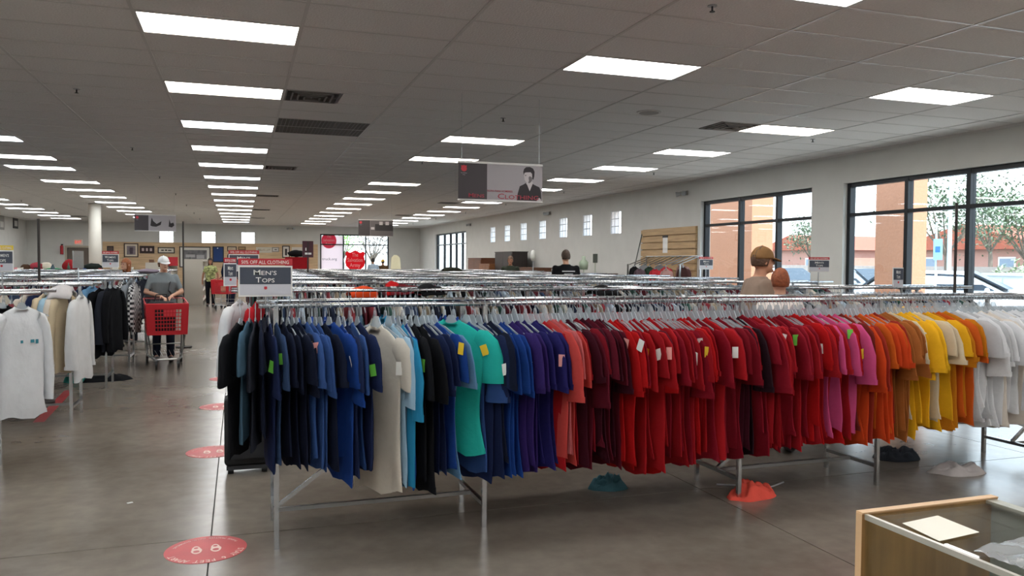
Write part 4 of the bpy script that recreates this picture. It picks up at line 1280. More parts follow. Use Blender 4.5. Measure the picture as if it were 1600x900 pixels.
fig([(-.02, .35), (-.02, .75), (.5, .75), (.5, .35)], M('#2c292b', .6), 'printed_sofa', .0007)
for a in (.10, .28): fig([(a, .70), (a, .9), (a + .1, .9), (a + .1, .70)], SKP, 'printed_cushion', .0014)
fig([(-.14, .42), (-.14, .56), (-.04, .56), (-.04, .42)], SKP, 'printed_lamp', .0014)
b3 = (on_y(210, 335, 25), on_y(275, 362, 25))
t, w, h = banner(b3[0].x, b3[1].x, b3[1].z, b3[0].z, 25, 'distant hanging banner with a photograph of black shoes')
fig([(-.12, .35), (-.09, .85), (-.05, .62), (.03, .45), (.15, .62), (.13, .40), (.02, .28), (-.08, .3)], DK, 'printed_shoe', .0007)
fig([(.32, .30), (.34, .75), (.37, .5), (.44, .55), (.46, .38), (.4, .25)], DK, 'printed_shoe', .0007)

# ------------------------------------------------ floor decals
def arc_text(parent, s_, r, a0, a1, size, mat, z, inward=True):
    mb = MB(); n = len(s_)
    for i, ch in enumerate(s_):
        if ch == ' ': continue
        tm, wd = text_mesh([(ch, size)], .0002)
        a = a0 + (a1 - a0) * i / max(1, n - 1)
        rot = a - math.pi / 2 if not inward else a + math.pi / 2
        c_, q_ = math.cos(rot), math.sin(rot)
        mb.add([(r * math.cos(a) + x * c_ - y * q_, r * math.sin(a) + x * q_ + y * c_, z + w3) for x, y, w3 in tm.v], tm.f)
    return mb.build('lettering', mat, parent)
DEC = M('#c24a4e', .45, var=.12, scale=5); DECW = M('#ecd0c6', .6)
for i, (X, Y, r, lb) in enumerate(((-.18, 4.66, .215, 'round red distancing floor decal beside the front rack leg'), (-.21, 7.04, .215, 'round red distancing floor decal beside the suitcase'), (-.2, 9.2, .215, 'round red distancing floor decal just before the third row'), (-.17, 11.35, .215, 'round red distancing floor decal just before the fourth row'))):
    mt = DEC
    t = thing('floor_decal', (X, Y, 0), lb, 'decal', rz=R(184))
    MB().disc((0, 0, .001), r, 48, h=.002).build('disc', mt, t)
    arc_text(t, 'STAY 6 FEET APART', r * .80, R(160), R(20), .05, DECW, .0026, inward=False)
    arc_text(t, 'PLEASE PRACTICE SOCIAL DISTANCING', r * .86, R(205), R(335), .022, DECW, .0026)
    for s_ in (-1, 1):
        sole = [(s_ * .05 + .030 * math.cos(q) * (1.0 if math.sin(q) > 0 else .8), .062 * math.sin(q)) for q in [2 * math.pi * k / 20 for k in range(20)]]
        MB().prism([(a, b, .0022) for a, b in sole], (0, 0, .0006)).build('footprint', DECW, t)
        MB().disc((s_ * .05, .025, .003), .017, 12, h=.0008).build('footprint_pattern', mt, t)
        MB().disc((s_ * .05, -.032, .003), .012, 12, h=.0008).build('footprint_pattern', mt, t)
# red tape line on the floor across the aisle
a, b = on_z(60, 660), on_z(108, 610)
d = (b - a).normalized(); n_ = Vector((-d.y, d.x, 0)) * .05
tag(MB().add([a - n_, a + n_, b + n_ , b - n_], [(0, 1, 2, 3)]).build('floor_tape', M('#8e2a2c', .6), None, loc=(0, 0, .002)), 'strip of dark red tape on the floor under the rails', 'tape')

# ================================================================== DISPLAY CASE
CW = wood('#b98a55', 2.2, 'z', .4)
CP = M('#dcb68c', .45, var=.06, scale=6)
t = thing('display_case', (1.89, .9, 0), 'wooden display case with glass top and metal edges', 'display case')
TZ = .9
x0, x1, y0, y1 = -.24, .24, -.85, .88
CG = glass_mat((.90, .94, .94), name='m_case_glass')
ep = MB().box(x0 - .012, x1 + .012, y1 - .022, y1, 0, TZ + .004).build('end_panel', CW, t)
MB().box(x0 - .012, x1 + .012, y1 - .024, y1 + .001, TZ + .004, TZ + .008).build('edge_band', CP, ep)
MB().box(x0 - .0135, x0 - .012, y1 - .022, y1, 0, TZ + .004).build('edge_band', CP, ep)
MB().box(x0, x1, y0, y0 + .022, 0, TZ).build('end_panel', CW, t)
MB().box(x0, x1, y0 + .022, y1 - .022, TZ - .006, TZ).build('top_glass', CG, t)
MB().box(x0, x0 + .006, y0 + .022, y1 - .022, .3, TZ - .006).build('front_glass', CG, t)
MB().box(x0, x1, y0 + .022, y1 - .022, 0, .3).build('base_cabinet', CW, t)
MB().box(x1 - .012, x1, y0 + .022, y1 - .022, .3, TZ - .006).build('rear_door', M('#9c9a8e', .3), t)
MB().box(x0 + .02, x1 - .02, y0 + .03, y1 - .03, .58, .587).build('shelf', CG, t)
MB().box(x0 - .004, x0 + .008, y0 + .022, y1 - .022, TZ - .012, TZ + .003).build('metal_edge', M('#d5d3c8', .3, .6), t)
MB().box(x1 - .035, x1 + .004, y0 + .022, y1 - .022, TZ - .008, TZ + .002).build('metal_edge', M('#b9b8ac', .35, .5), t)
q = [on_z(1410, 818, TZ + .004), on_z(1465, 806, TZ + .004), on_z(1530, 832, TZ + .004), on_z(1468, 846, TZ + .004)]
tag(MB().prism(q, (0, 0, .0012)).build('paper_sheet', PAPER), 'cream paper sheet lying on the display case top', 'paper')
# clear plastic sheet
NX, NY = 26, 30; v = []; fc = []
for i in range(NX + 1):
    for k in range(NY + 1):
        u, w_ = i / NX, k / NY
        v.append((x0 + .03 + u * .42 + 1.89, 1.02 + w_ * .42 + u * .06, TZ + .006 + .016 * abs(mnoise.noise(Vector((u * 2.5, w_ * 16 + u * 6, 2.2)))) + .006 * abs(mnoise.noise(Vector((u * 9, w_ * 30, 5.2))))))
for i in range(NX):
    for k in range(NY):
        a = i * (NY + 1) + k; fc.append((a, a + 1, a + NY + 2, a + NY + 1))
tag(MB().add(v, fc).build('plastic_sheet', M('#cfd3d8', .12, alpha=.45, spec=.8), None, True), 'crinkled clear plastic sheet on the display case', 'plastic sheet')
# ================================================================== PEOPLE
def remesh(o, vox, smooth=4):
    r = o.modifiers.new('r', 'REMESH'); r.mode = 'VOXEL'; r.voxel_size = vox; r.use_smooth_shade = True
    s_ = o.modifiers.new('s', 'SMOOTH'); s_.iterations = smooth; s_.factor = .5
def limb(mb, pts, rs, n=10):
    # tapered limb with round ends
    P = [Vector(p) for p in pts]
    mb.tube(P, rs, n)
    for p, r in zip(P, rs): mb.ell(p, (r, r, r), 10, 6)
def hand(mb, wrist, d, curl, side, s=1.0):
    """palm with five fingers of unequal length; d = pointing direction, curl = direction of the palm"""
    d = Vector(d).normalized(); c = Vector(curl); c = (c - d * c.dot(d)).normalized(); a = d.cross(c) * side
    w = Vector(wrist)
    for q in (-.022, -.007, .008, .023): limb(mb, [w + a * q * .6 * s, w + d * .085 * s + a * q * s], [.014 * s, .0125 * s], 8)
    for q, L in ((-.03, .062), (-.010, .078), (.010, .086), (.030, .074)):
        b = w + d * .088 * s + a * q * s
        limb(mb, [b, b + d * L * .5 * s + c * .012 * s, b + d * L * .78 * s + c * .045 * s], [.0105 * s, .0095 * s, .008 * s], 7)
    b = w + d * .025 * s + a * .03 * s
    limb(mb, [b, b + a * .03 * s + d * .03 * s + c * .015 * s, b + a * .035 * s + d * .06 * s + c * .03 * s], [.013 * s, .011 * s, .009 * s], 7)
def person(loc, rz, H, label, skin, shirt, pants, hair=None, cap=None, arms=None, sleeve=.6, lean=0.0, stout=1.0, shoes='#2a2a2e', turn=0.0, vox=.014, female=False, hairlen=0.0, stride=.06):
    t = thing('person', loc, label, 'person', rz=rz)
    k = H / 1.75
    def P(x, y, z):
        if z > .95:
            y = y - lean * (z - .95); z = .95 + (z - .95) * math.cos(lean * .9)
        return Vector((x * k, y * k, z * k))
    SK = M(skin, .55, var=.05, scale=10)
    SH = cloth(shirt) if isinstance(shirt, str) else shirt
    PT = cloth(pants)
    hc = P(0, -.015, 1.625)
    sw2 = .185 * (.9 if female else 1) * (.5 + .5 * stout)
    if arms is None: arms = {-1: ((-.26, .03, 1.14), (-.27, -.05, .90)), 1: ((.26, .03, 1.14), (.27, -.05, .90))}
    tors = [(.90, 0, .165, .115), (1.0, 0, .160, .112), (1.10, 0, .150, .105), (1.22, -.005, .160, .112), (1.32, -.005, .172, .115), (1.40, .0, .165, .095), (1.455, .005, .105, .07), (1.49, .005, .062, .058)]
    def torso(mb, infl, z0, z1):
        rg = []
        for z, y, a, b in tors:
            if z0 <= z <= z1:
                c_ = P(0, y, z)
                bulge = stout if z < 1.38 else 1
                rg.append([c_ + Vector(((a * bulge + infl) * k * math.cos(q), (b * (stout ** 1.4 if z < 1.38 else 1) + infl) * k * math.sin(q), 0)) for q in [2 * math.pi * i / 20 for i in range(20)]])
        mb.rings(rg)
    body = MB()
    torso(body, 0, .88, 1.5)
    limb(body, [P(0, .008, 1.45), P(0, -.005, 1.56)], [.058 * k, .052 * k])
    Rh = Matrix.Rotation(turn, 3, 'Z')
    def hd(x, y, z): return hc + Rh @ (Vector((x, y, z)) * k)
    def hell(mb, c_, r, nu=14, nv=10):
        mb.ell((0, 0, 0), r, nu, nv)
        n = (nv + 1) * nu
        for i in range(len(mb.v) - n, len(mb.v)):
            mb.v[i] = tuple(hd(*(Vector(mb.v[i]) + Vector(c_))))
    hell(body, (0, .012, .02), (.076, .094, .105))
    hell(body, (0, -.025, -.045), (.058, .062, .068))
    hell(body, (0, -.098, -.012), (.012, .018, .024), 8, 6)
    hell(body, (0, -.082, -.085), (.025, .02, .018), 8, 6)
    for s in (-1, 1): hell(body, (s * .077, .012, -.005), (.010, .018, .030), 8, 6)
    for s in (-1, 1):
        e, w_ = arms[s]
        sh = P(s * sw2, .005, 1.41); e = P(*e); w_ = P(*w_)
        limb(body, [sh, sh.lerp(e, .5), e], [.052 * k, .044 * k, .037 * k]); limb(body, [e, e.lerp(w_, .35), w_], [.038 * k, .037 * k, .026 * k])
        dd = (w_ - e).normalized()
        hand(body, w_, dd + Vector((0, -.1, -.2)), (-s * .6, -.3, -.3) if dd.z < -.5 else (0, -.2, -1), s, k * .95)
        hip = P(s * .09, 0, .92); kn = P(s * .10, -.02 - stride * s * .5, .49); an = P(s * .105, .02 - stride * s, .085)
        limb(body, [hip, hip.lerp(kn, .5), kn], [.088 * k, .075 * k, .055 * k]); limb(body, [kn, kn.lerp(an, .35), an], [.055 * k, .054 * k, .036 * k])
        limb(body, [an, P(s * .11, -.12 - stride * s, .035)], [.04 * k, .03 * k])
    b = body.build('body', SK, t); remesh(b, vox * .8, 3)
    top = MB(); torso(top, .014, .89, 1.495)
    for s in (-1, 1):
        e, w_ = P(*arms[s][0]), P(*arms[s][1]); sh = P(s * sw2, .005, 1.41)
        m1 = sh.lerp(e, min(1, sleeve))
        fq = .86 if female else 1
        limb(top, [P(s * sw2 * .6, .005, 1.405), sh, m1], [.060 * k * fq, .064 * k * fq, .054 * k * fq])
        if sleeve > 1: limb(top, [e, w_.lerp(e, .1)], [.053 * k, .042 * k])
    o = top.build('shirt', SH, t); remesh(o, vox, 3)
    pt = MB()
    torso(pt, .012, .88, 1.01)
    for s in (-1, 1):
        hip = P(s * .09, 0, .92); kn = P(s * .10, -.02 - stride * s * .5, .49); an = P(s * .105, .02 - stride * s, .10)
        limb(pt, [hip, hip.lerp(kn, .5), kn, an], [.102 * k, .09 * k, .072 * k, .062 * k])
    o = pt.build('trousers', PT, t); remesh(o, vox, 3)
    for s in (-1, 1):
        MB().ell((s * .108 * k, (-.055 - stride * s) * k, .042 * k), (.048 * k, .135 * k, .045 * k), 12, 8).build('shoe', M(shoes, .5), t, True)
        MB().ell(hd(s * .030, -.083, .012), (.012 * k, .008 * k, .008 * k), 8, 6).build('eye', M('#2b2320', .3), t, True)
    MB().ell(hd(0, -.092, -.052), (.022 * k, .008 * k, .006 * k), 8, 6).build('mouth', M('#8a4a42', .5), t, True)
    if hair:
        hm = MB(); nu, nv = 20, 14; rg = []
        for j in range(nv + 1):
            th = math.pi * j / nv * .80 + .02; row = []
            for i in range(nu):
                q = 2 * math.pi * i / nu
                x, y, z = math.sin(th) * math.cos(q), math.sin(th) * math.sin(q), math.cos(th)
                front = max(0, -y); side = abs(x)
                lim = .30 * front + (-.25) * max(0, y) - .05 * side * (1 if y > -.3 else 0) - hairlen * (1 if y > -.2 else 0)
                zz = max(z, lim if front > .35 else -.55 - hairlen)
                rr = 1.0 + .03 * math.sin(5 * q + 3 * th)
                row.append(tuple(hd(.085 * x * rr, .016 + .105 * y * rr, .022 + .118 * zz * rr - (hairlen * .25 if zz < -.4 else 0))))
            rg.append(row)
        hm.rings(rg); hm.build('hair', M(hair, .7, var=.25, scale=40, bump=.4), t, True)
    if cap:
        cm = MB(); rg = []
        for j in range(9):
            th = math.pi / 2 * j / 8 * 1.06 + .01
            rg.append([tuple(hd(.088 * math.sin(th) * math.cos(q), .012 + .108 * math.sin(th) * math.sin(q), .035 + .105 * math.cos(th))) for q in [2 * math.pi * i / 24 for i in range(24)]])
        cp = cm.rings(rg).build('cap', cloth(cap), t, True)
        br = []
        for i in range(13):
            a = math.pi * (i / 12); br.append((.078 * math.cos(a), -.075 - .09 * math.sin(a), .032 - .030 * math.sin(a) - .004))
        bm_ = MB().prism([tuple(hd(*p)) for p in br], (0, 0, .006 * k)); bm_.build('brim', cloth(cap), cp, True)
        MB().ell(hd(0, .012, .142), (.008, .008, .006), 8, 5).build('button', cloth(cap), cp, True)
    return t
SKIN1, SKIN2, SKIN3 = '#c99a80', '#a9775c', '#b98468'
# shopper leaning on the cart
wp = on_z(256, 563)
arms_cart = {-1: ((-.27, -.12, 1.16), (-.06, -.36, 1.10)), 1: ((.27, -.12, 1.16), (.10, -.38, 1.10))}
wn = person((-1.13, 13.62, 0), R(8), 1.66, 'shopper in grey t-shirt and white cap leaning on a red cart', SKIN1, '#7d8487', '#262b3a', hair='#5a4636', cap='#e3e3e2', arms=arms_cart, lean=.25, sleeve=.75, stout=1.15, female=True, turn=R(12))
MB().tube([(.10, -.16, 1.30), (.06, -.33, 1.12), (.12, -.12, 1.05)], .014, 6).build('bag_strap', BLACK, wn)
# man in cap between first and second row, facing along the rail
person((4.41, 6.12, 0), R(78), 1.745, 'man in tan cap and taupe t-shirt standing between the racks', SKIN3, '#8d7a6c', '#4a4640', cap='#8a6844', hair='#5b4232', sleeve=.7, stout=1.05, lean=.12)
person((4.36, 5.67, 0), R(160), 1.55, 'person with short reddish hair and white top beside the capped man', SKIN1, '#d8d2cc', '#4d5a70', hair='#8a4a2a', female=True, stout=1.05)
person((6.07, 14.45, 0), R(175), 1.83, 'man in black t-shirt with white back print browsing the racks', SKIN1, '#141417', '#2d3340', hair='#4a3a30', stout=1.25, sleeve=.75)
pb = bpy.data.objects['person.003'] if 'person.003' in bpy.data.objects else None
bk = MB().box(-.13, .13, .0, .004, 0, .022).box(-.09, .09, .0, .004, -.05, -.035).box(-.13, -.02, 0, .004, -.14, -.08).box(.0, .13, 0, .004, -.13, -.09)
o = bk.build('back_print', M('#d5d5d8', .7), pb, loc=(0, .178, 1.41)) if pb else None
person((7.27, 21.35, 0), R(-20), 1.76, 'man in olive shirt with head bowed at the far racks', SKIN3, '#3c4238', '#2b2d33', hair='#6b5140', lean=.15, stout=1.1)
person((5.72, 36, 0), R(180), 1.72, 'person in pale blue shirt standing at the back window', SKIN2, '#a9bccf', '#30333b', hair='#1d1a1a')
person((6.23, 36.4, 0), R(170), 1.66, 'person in mustard yellow cap standing at the back window', SKIN2, '#54402c', '#30333b', hair='#3a2a20', cap='#c9a440')
person((-.93, 29.2, 0), R(-10), 1.66, 'woman in green floral top walking by the back shelves', SKIN2, M('#9aa06a', .9, var=.75, scale=16), '#1b1c22', hair='#3a2a22', female=True, hairlen=.5)
person((-.28, 28.6, 0), R(150), 1.82, 'person in dark navy clothes and cap beyond the floral top', SKIN2, '#1c2236', '#1c2236', hair='#20202a', cap='#1c2030', sleeve=1.2)
pp = on_y(205, 411, 16.6)
person((pp.x, 16.65, 0), R(-40), 1.62, 'person with auburn hair stooping among the women\'s racks', SKIN1, '#1b1d24', '#22242c', hair='#9a5a34', lean=.2, female=True, hairlen=.4)

# ================================================================== CARTS
CARTRED = M('#c01f2b', .4)
def cart(loc, rz, label, small=False):
    t = thing('shopping_cart', loc, label, 'shopping cart', rz=rz)
    # local -y = front of the cart
    zt, zb = .95, .50
    ft, fb_ = (-.285, -.42, .36), (-.265, -.38, .32)   # half width, front y, rear y (top / bottom)
    def wall(p, q, nm, grid):
        # p,q: bottom pair, q: top pair ; solid border and a lattice of bars
        a, b = Vector(p[0]), Vector(p[1]); c_, d_ = Vector(q[0]), Vector(q[1])
        def at(u, v): return (a.lerp(b, u)).lerp(c_.lerp(d_, u), v)
        nrm = (b - a).cross(c_ - a).normalized() * .012
        m_ = MB()
        def strip(u0, u1, v0, v1):
            m_.prism([at(u0, v0), at(u1, v0), at(u1, v1), at(u0, v1)], nrm)
        strip(0, 1, 0, .12); strip(0, 1, .84, 1); strip(0, .2, .12, .84); strip(.85, 1, .12, .84)
        g_ = m_.build(nm, CARTRED, t)
        l_ = MB(); nx = grid
        for i in range(nx + 1):
            u = .2 + .65 * i / nx; l_.prism([at(u - .008, .12), at(u + .008, .12), at(u + .008, .84), at(u - .008, .84)], nrm)
        for i in range(7):
            v = .12 + .72 * i / 6; l_.prism([at(.2, v - .012), at(.85, v - .012), at(.85, v + .012), at(.2, v + .012)], nrm)
        l_.build('lattice', CARTRED, g_)
        return at, nrm, g_
    at, nrm, g_ = wall([(-.265, -.38, zb), (.265, -.38, zb)], [(-.285, -.42, zt), (.285, -.42, zt)], 'front_panel', 9)
    pl = MB().prism([at(.42, .58), at(.70, .58), at(.70, .82), at(.42, .82)], (0, -.008, 0)).build('badge', M('#d8404a', .4), g_)
    for s in (-1, 1):
        wall([(s * .265, -.38, zb), (s * .265, .32, zb)], [(s * .285, -.42, zt), (s * .285, .36, zt)], 'side_panel', 12)
    MB().box(-.26, .26, -.37, .32, zb, zb + .012).build('basket_floor', CARTRED, t)
    MB().tube([(-.285, -.42, zt), (.285, -.42, zt), (.285, .36, zt + .05), (-.285, .36, zt + .05), (-.285, -.42, zt)], .012, 8).build('rim', CARTRED, t)
    MB().tube([(-.27, .40, 1.03), (.27, .40, 1.03)], .016, 8).tube([(-.27, .40, 1.03), (-.285, .34, .98)], .012, 6).tube([(.27, .40, 1.03), (.285, .34, .98)], .012, 6).build('handle', M('#3a3a3c', .5), t)
    sb = MB()
    for i in range(9):
        u = -.24 + .06 * i; sb.tube([(u, .30, .55), (u, .34, 1.0)], .003, 5)
    sb.tube([(-.26, .34, 1.0), (.26, .34, 1.0)], .005, 6).build('child_seat', STEEL, t)
    fm = MB()
    for s in (-1, 1):
        fm.tube([(s * .24, .36, .12), (s * .25, .34, .50)], .013, 8).tube([(s * .24, .36, .14), (s * .20, -.30, .16), (s * .16, -.36, .14)], .013, 8).tube([(s * .2, -.26, .16), (s * .25, -.30, .50)], .011, 8)
    fm.tube([(-.16, -.36, .14), (.16, -.36, .14)], .013, 8).tube([(-.24, .36, .3), (.24, .36, .3)], .008, 6)
    fm.build('chassis', STEEL, t)
    rk = MB()
    for i in range(7): rk.tube([(-.18 + .06 * i, -.3, .19), (-.2 + .067 * i, .34, .2)], .004, 5)
    rk.build('lower_tray', STEEL, t)
    for x_, y_ in ((-.24, .36), (.24, .36), (-.15, -.36), (.15, -.36)):
        w_ = MB().tube([(x_ - .016, y_, .062), (x_ + .016, y_, .062)], .062, 16).build('wheel', BLACK, t)
        MB().bar((x_, y_, .06), (x_, y_, .15), .03).build('caster_fork', STEEL, w_)
    return t
cart((-1.05, 12.98, 0), R(8), 'red plastic shopping cart with chrome chassis pushed by the grey shirted shopper')
t = thing('black_bag', (-1.10, 12.98 - .02, .515), 'black bag resting inside the red cart', 'bag')
bg_ = MB().box(-.19, .19, -.12, .10, 0, .46).build('bag_body', M('#17181a', .7, bump=.3, scale=30), t); bv = bg_.modifiers.new('b', 'BEVEL'); bv.width = .05; bv.segments = 3
MB().tube([(-.1, -.02, .44), (-.07, -.02, .56), (.07, -.02, .56), (.1, -.02, .44)], .01, 6).build('bag_handle', BLACK, t)
q = on_z(344, 476)
cart((-.45, 27.6, 0), R(-20), 'small red cart beside the woman in floral top')

# ================================================================== BACK OF THE SHOP
def frame_pic(x0, z1, x1, z0, y, fr_, art, label, mark=None, matte=None):
    t = thing('framed_picture', ((x0 + x1) / 2, y, z0), label, 'picture')
    w, h = x1 - x0, z1 - z0; e = .05
    f_ = MB().box(-w / 2, w / 2, -.03, 0, 0, e).box(-w / 2, w / 2, -.03, 0, h - e, h).box(-w / 2, -w / 2 + e, -.03, 0, e, h - e).box(w / 2 - e, w / 2, -.03, 0, e, h - e)
    f_.build('frame', M(fr_, .4), t)
    MB().box(-w / 2 + e, w / 2 - e, -.012, 0, e, h - e).build('matting', M(matte or art, .7), t)
    if matte:
        m_ = min(w, h) * .12 + e
        MB().box(-w / 2 + m_, w / 2 - m_, -.015, -.012, m_, h - m_).build('artwork', M(art, .6, var=.5, scale=4), t)
    if mark:
        for i, (a, b, c_, d_) in enumerate(mark[1]):
            MB().box(w * (a - .5), w * (b - .5), -.018, -.0152, h * c_, h * d_).build('artwork_mark', M(mark[0], .6), t)
    return t
yb = YB - .025
frame_pic(-5.44, 2.40, -4.78, 1.70, yb, '#3a2418', '#7d7276', 'portrait picture in dark frame with cream matting on the panelling', matte='#d9cdb8', mark=('#4a3d48', [(.4, .62, .25, .7)]))
frame_pic(-4.72, 2.28, -4.04, 1.90, yb, '#2a1512', '#2a1512', 'dark wooden plaque with three pale shapes on the panelling', mark=('#b9a3a0', [(.14, .3, .3, .7), (.42, .56, .3, .7), (.68, .84, .3, .7)]))
frame_pic(-3.89, 2.22, -3.09, 1.91, yb, '#2b231d', '#d6cfc0', 'wide cream print with small dark figures on the panelling', mark=('#3a3530', [(.2, .36, .4, .6), (.42, .55, .4, .62), (.6, .8, .4, .58)]))
frame_pic(-2.88, 2.27, -1.39, 1.20, yb, '#221d1b', '#6b6a6c', 'large grey mountain landscape in a black frame', matte='#d5d2ca', mark=('#a9a7a8', [(.2, .5, .48, .62), (.55, .8, .42, .6)]))
frame_pic(-1.29, 2.29, -.74, 1.47, yb, '#10131c', '#1c3c74', 'tall blue picture in a black frame', mark=('#d9e2f0', [(.4, .5, .86, .92)]))
frame_pic(-.58, 2.30, -.11, 2.04, yb, '#3a2a20', '#b9a88c', 'small brown framed picture above the red sign header', matte='#d0c2a8')
frame_pic(-.04, 2.30, .34, 2.11, yb, '#6b5236', '#a98c60', 'tiny tan picture beside the small brown framed one')
frame_pic(.85, 2.28, 1.65, 1.99, yb, '#c9c3b6', '#c2b8a6', 'wide pale framed print on the panelling', matte='#d3ccbf')
frame_pic(1.65, 2.29, 2.01, 2.03, yb - .035, '#8f8a84', '#d0cdc8', 'small square silver framed print', mark=('#5a5654', [(.35, .7, .4, .6)]))
frame_pic(2.17, 2.37, 2.56, 1.73, yb, '#1d1916', '#d6d0c8', 'narrow black framed print of a dark standing figure', mark=('#3a3234', [(.36, .66, .2, .75)]))
frame_pic(2.66, 2.30, 3.30, 1.75, yb, '#cfc8bd', '#cbc6c0', 'plain pale framed board beside the dark figure print')
frame_pic(-6.2, 2.25, -5.9, 1.8, yb, '#2c2019', '#5a4a44', 'small dark framed picture beside the white column')
t_ = frame_pic(-.1, 0, .1, -.1, 0, '#222222', '#444444', 'x') ; 
for c_ in list(t_.children): bpy.data.objects.remove(c_)
bpy.data.objects.remove(t_)

SHW = M('#b9b3a8', .5)
def goods(t_parent_loc, rnd_, n, z, x0, x1, y, group, where):
    """small goods standing on a shelf, each a thing of its own"""
    kinds = [('vase', '#8b7f95'), ('vase', '#3f5560'), ('jar', '#c9c3b5'), ('mug', '#a33b33'), ('box', '#d5d0c6'), ('box', '#6b4a35'), ('bottle', '#2f4a3a'), ('mug', '#33507a'), ('jar', '#b58a4a'), ('box', '#22242a')]
    for i in range(n):
        kd, hx_ = rnd_.choice(kinds)
        X = x0 + (x1 - x0) * (i + .5) / n; Y = y + rnd_.uniform(-.03, .03); k = rnd_.uniform(.8, 1.1)
        if kd == 'vase': mb = MB().tube([(0, 0, 0), (0, 0, .05 * k), (0, 0, .13 * k), (0, 0, .19 * k), (0, 0, .21 * k)], [.035, .06, .05, .022, .032], 10)
        elif kd == 'jar': mb = MB().tube([(0, 0, 0), (0, 0, .12 * k), (0, 0, .14 * k), (0, 0, .17 * k)], [.05, .05, .03, .035], 10)
        elif kd == 'mug': mb = MB().tube([(0, 0, 0), (0, 0, .1)], [.04, .042], 10).tube([(.04, 0, .08), (.07, 0, .07), (.07, 0, .03), (.04, 0, .02)], .007, 6)
        elif kd == 'bottle': mb = MB().tube([(0, 0, 0), (0, 0, .15 * k), (0, 0, .19 * k), (0, 0, .25 * k)], [.035, .035, .014, .014], 10)
        else:
            mb = MB().box(-.07 * k, .07 * k, -.05, .05, 0, .15 * k)
            mb.box(-.072 * k, .072 * k, -.052, .052, .15 * k - .02, .15 * k)
        o = mb.build(kd, M(hx_, .4), None, kd != 'box', (X, Y, z), rnd_.uniform(-.3, .3))
        cn = {'#8b7f95': 'lilac', '#3f5560': 'slate', '#c9c3b5': 'cream', '#a33b33': 'red', '#d5d0c6': 'off-white', '#6b4a35': 'brown', '#2f4a3a': 'dark green', '#33507a': 'blue', '#b58a4a': 'amber', '#22242a': 'black'}[hx_]
        tag(o, '%s %s standing on the %s' % (cn, kd, where), kd, '%s %ss on the %s' % (cn, kd, where))
def gondola(loc, L, W, H, label, rz=0.0, where='', seed=0, stock=True, nsh=5):
    """free standing shop shelf; local x = width, y = length"""
    t = thing('shop_shelf', loc, label, 'shelf', rz=rz)
    MB().box(-W / 2, W / 2, -.02, .02, 0, H).build('end_panel', SHW, t)
    MB().box(-W / 2, W / 2, L - .02, L + .02, 0, H).build('end_panel', SHW, t)
    MB().box(-.02, .02, .02, L - .02, 0, H).build('spine', SHW, t)
    zs = [.12 + (H - .2) * i / (nsh - 1) for i in range(nsh)]
    for z in zs: MB().box(-W / 2 + .01, W / 2 - .01, .02, L - .02, z, z + .025).build('shelf_board', M('#c8c3b8', .5), t)
    return t, zs
# shelving that runs along the aisle towards the back
t, zs = gondola((-1.52, 30.2, 0), 5.0, .62, 1.62, 'white gondola shelf with plain end panel by the back aisle')
rg_ = random.Random(5)
for z in zs[:-1]:
    for yy in (30.6, 31.2, 31.9, 32.7): goods(None, rg_, 1, z + .025, -1.42, -1.26, yy, '', 'white gondola shelf')
t, zs = gondola((-2.45, 27.4, 0), 4.0, .66, 1.5, 'low white shelf crowded with small goods behind the shopper')
for z in zs:
    for yy in (27.56, 27.82): goods(None, rg_, 2, z + .025, -2.79, -2.11, yy, '', 'low crowded white shelf')
    for yy in (28.2, 29.0, 29.9): goods(None, rg_, 1, z + .025, -2.3, -2.15, yy, '', 'low crowded white shelf')
t, zs = gondola((-1.8, 36.5, 0), 3.5, .7, 1.5, 'far shelf stocked with dark goods near the landscape picture')
for z in zs:
    for yy in (36.66, 36.92): goods(None, rg_, 2, z + .025, -2.15, -1.45, yy, '', 'far stocked shelf')
# long shelf tops across the back left, crowded with goods
t = thing('display_table', (-5.6, 25.0, 0), 'long pale display table crowded with goods behind the women\'s racks', 'table')
MB().box(-3.4, 3.0, -.4, .4, 1.18, 1.24).build('top', SHW, t)
for a in (-3.3, -.2, 2.9):
    for b in (-.35, .35): MB().bar((a, b, 0), (a, b, 1.18), .05).build('leg', STEEL, t)
goods(None, rg_, 16, 1.24, -8.9, -2.7, 24.72, '', 'long pale display table')
def lump(px, py, Y, rx, rz_, hx_, label, name, cat, seed, zbase=None):
    p = on_y(px, py, Y); mb = MB(); mb.ell((0, 0, rz_), (rx, rx * .8, rz_), 18, 10)
    mb.v = [(x + .18 * rx * mnoise.noise(Vector((x * 9 / rx * .2, y * 9, z * 9 + seed))), y, max(0, z + .25 * rz_ * mnoise.noise(Vector((x * 8, y * 8, z * 8 + seed))))) for x, y, z in mb.v]
    o = mb.build(name, cloth(hx_), None, True, (p.x, Y, zbase if zbase is not None else p.z)); return tag(o, label, cat)
lump(40, 412, 25.1, .14, .10, '#4a3628', 'brown woven basket shaped hat on the display table', 'straw_hat', 'hat', 1, 1.24)
lump(57, 403, 25.15, .17, .13, '#9a3a44', 'crimson plush toy on the display table', 'plush_toy', 'toy', 2, 1.24)
lump(72, 400, 25.2, .15, .13, '#d8cdbb', 'cream plush toy beside the crimson one', 'plush_toy', 'toy', 3, 1.24)
lump(82, 416, 25.1, .24, .05, '#2f7a52', 'green folded cloth on the display table', 'folded_cloth', 'cloth', 4, 1.24)
lump(28, 417, 25.1, .15, .06, '#c07a80', 'pink folded cloth on the display table', 'folded_cloth', 'cloth', 5, 1.24)
lump(145, 410, 25.12, .26, .12, '#1e2420', 'heap of black shoes beside the column', 'shoe_heap', 'shoes', 6, 1.24)
lump(110, 403, 25.1, .2, .17, '#8c2428', 'dark red bag on the display table', 'bag', 'bag', 7, 1.24)
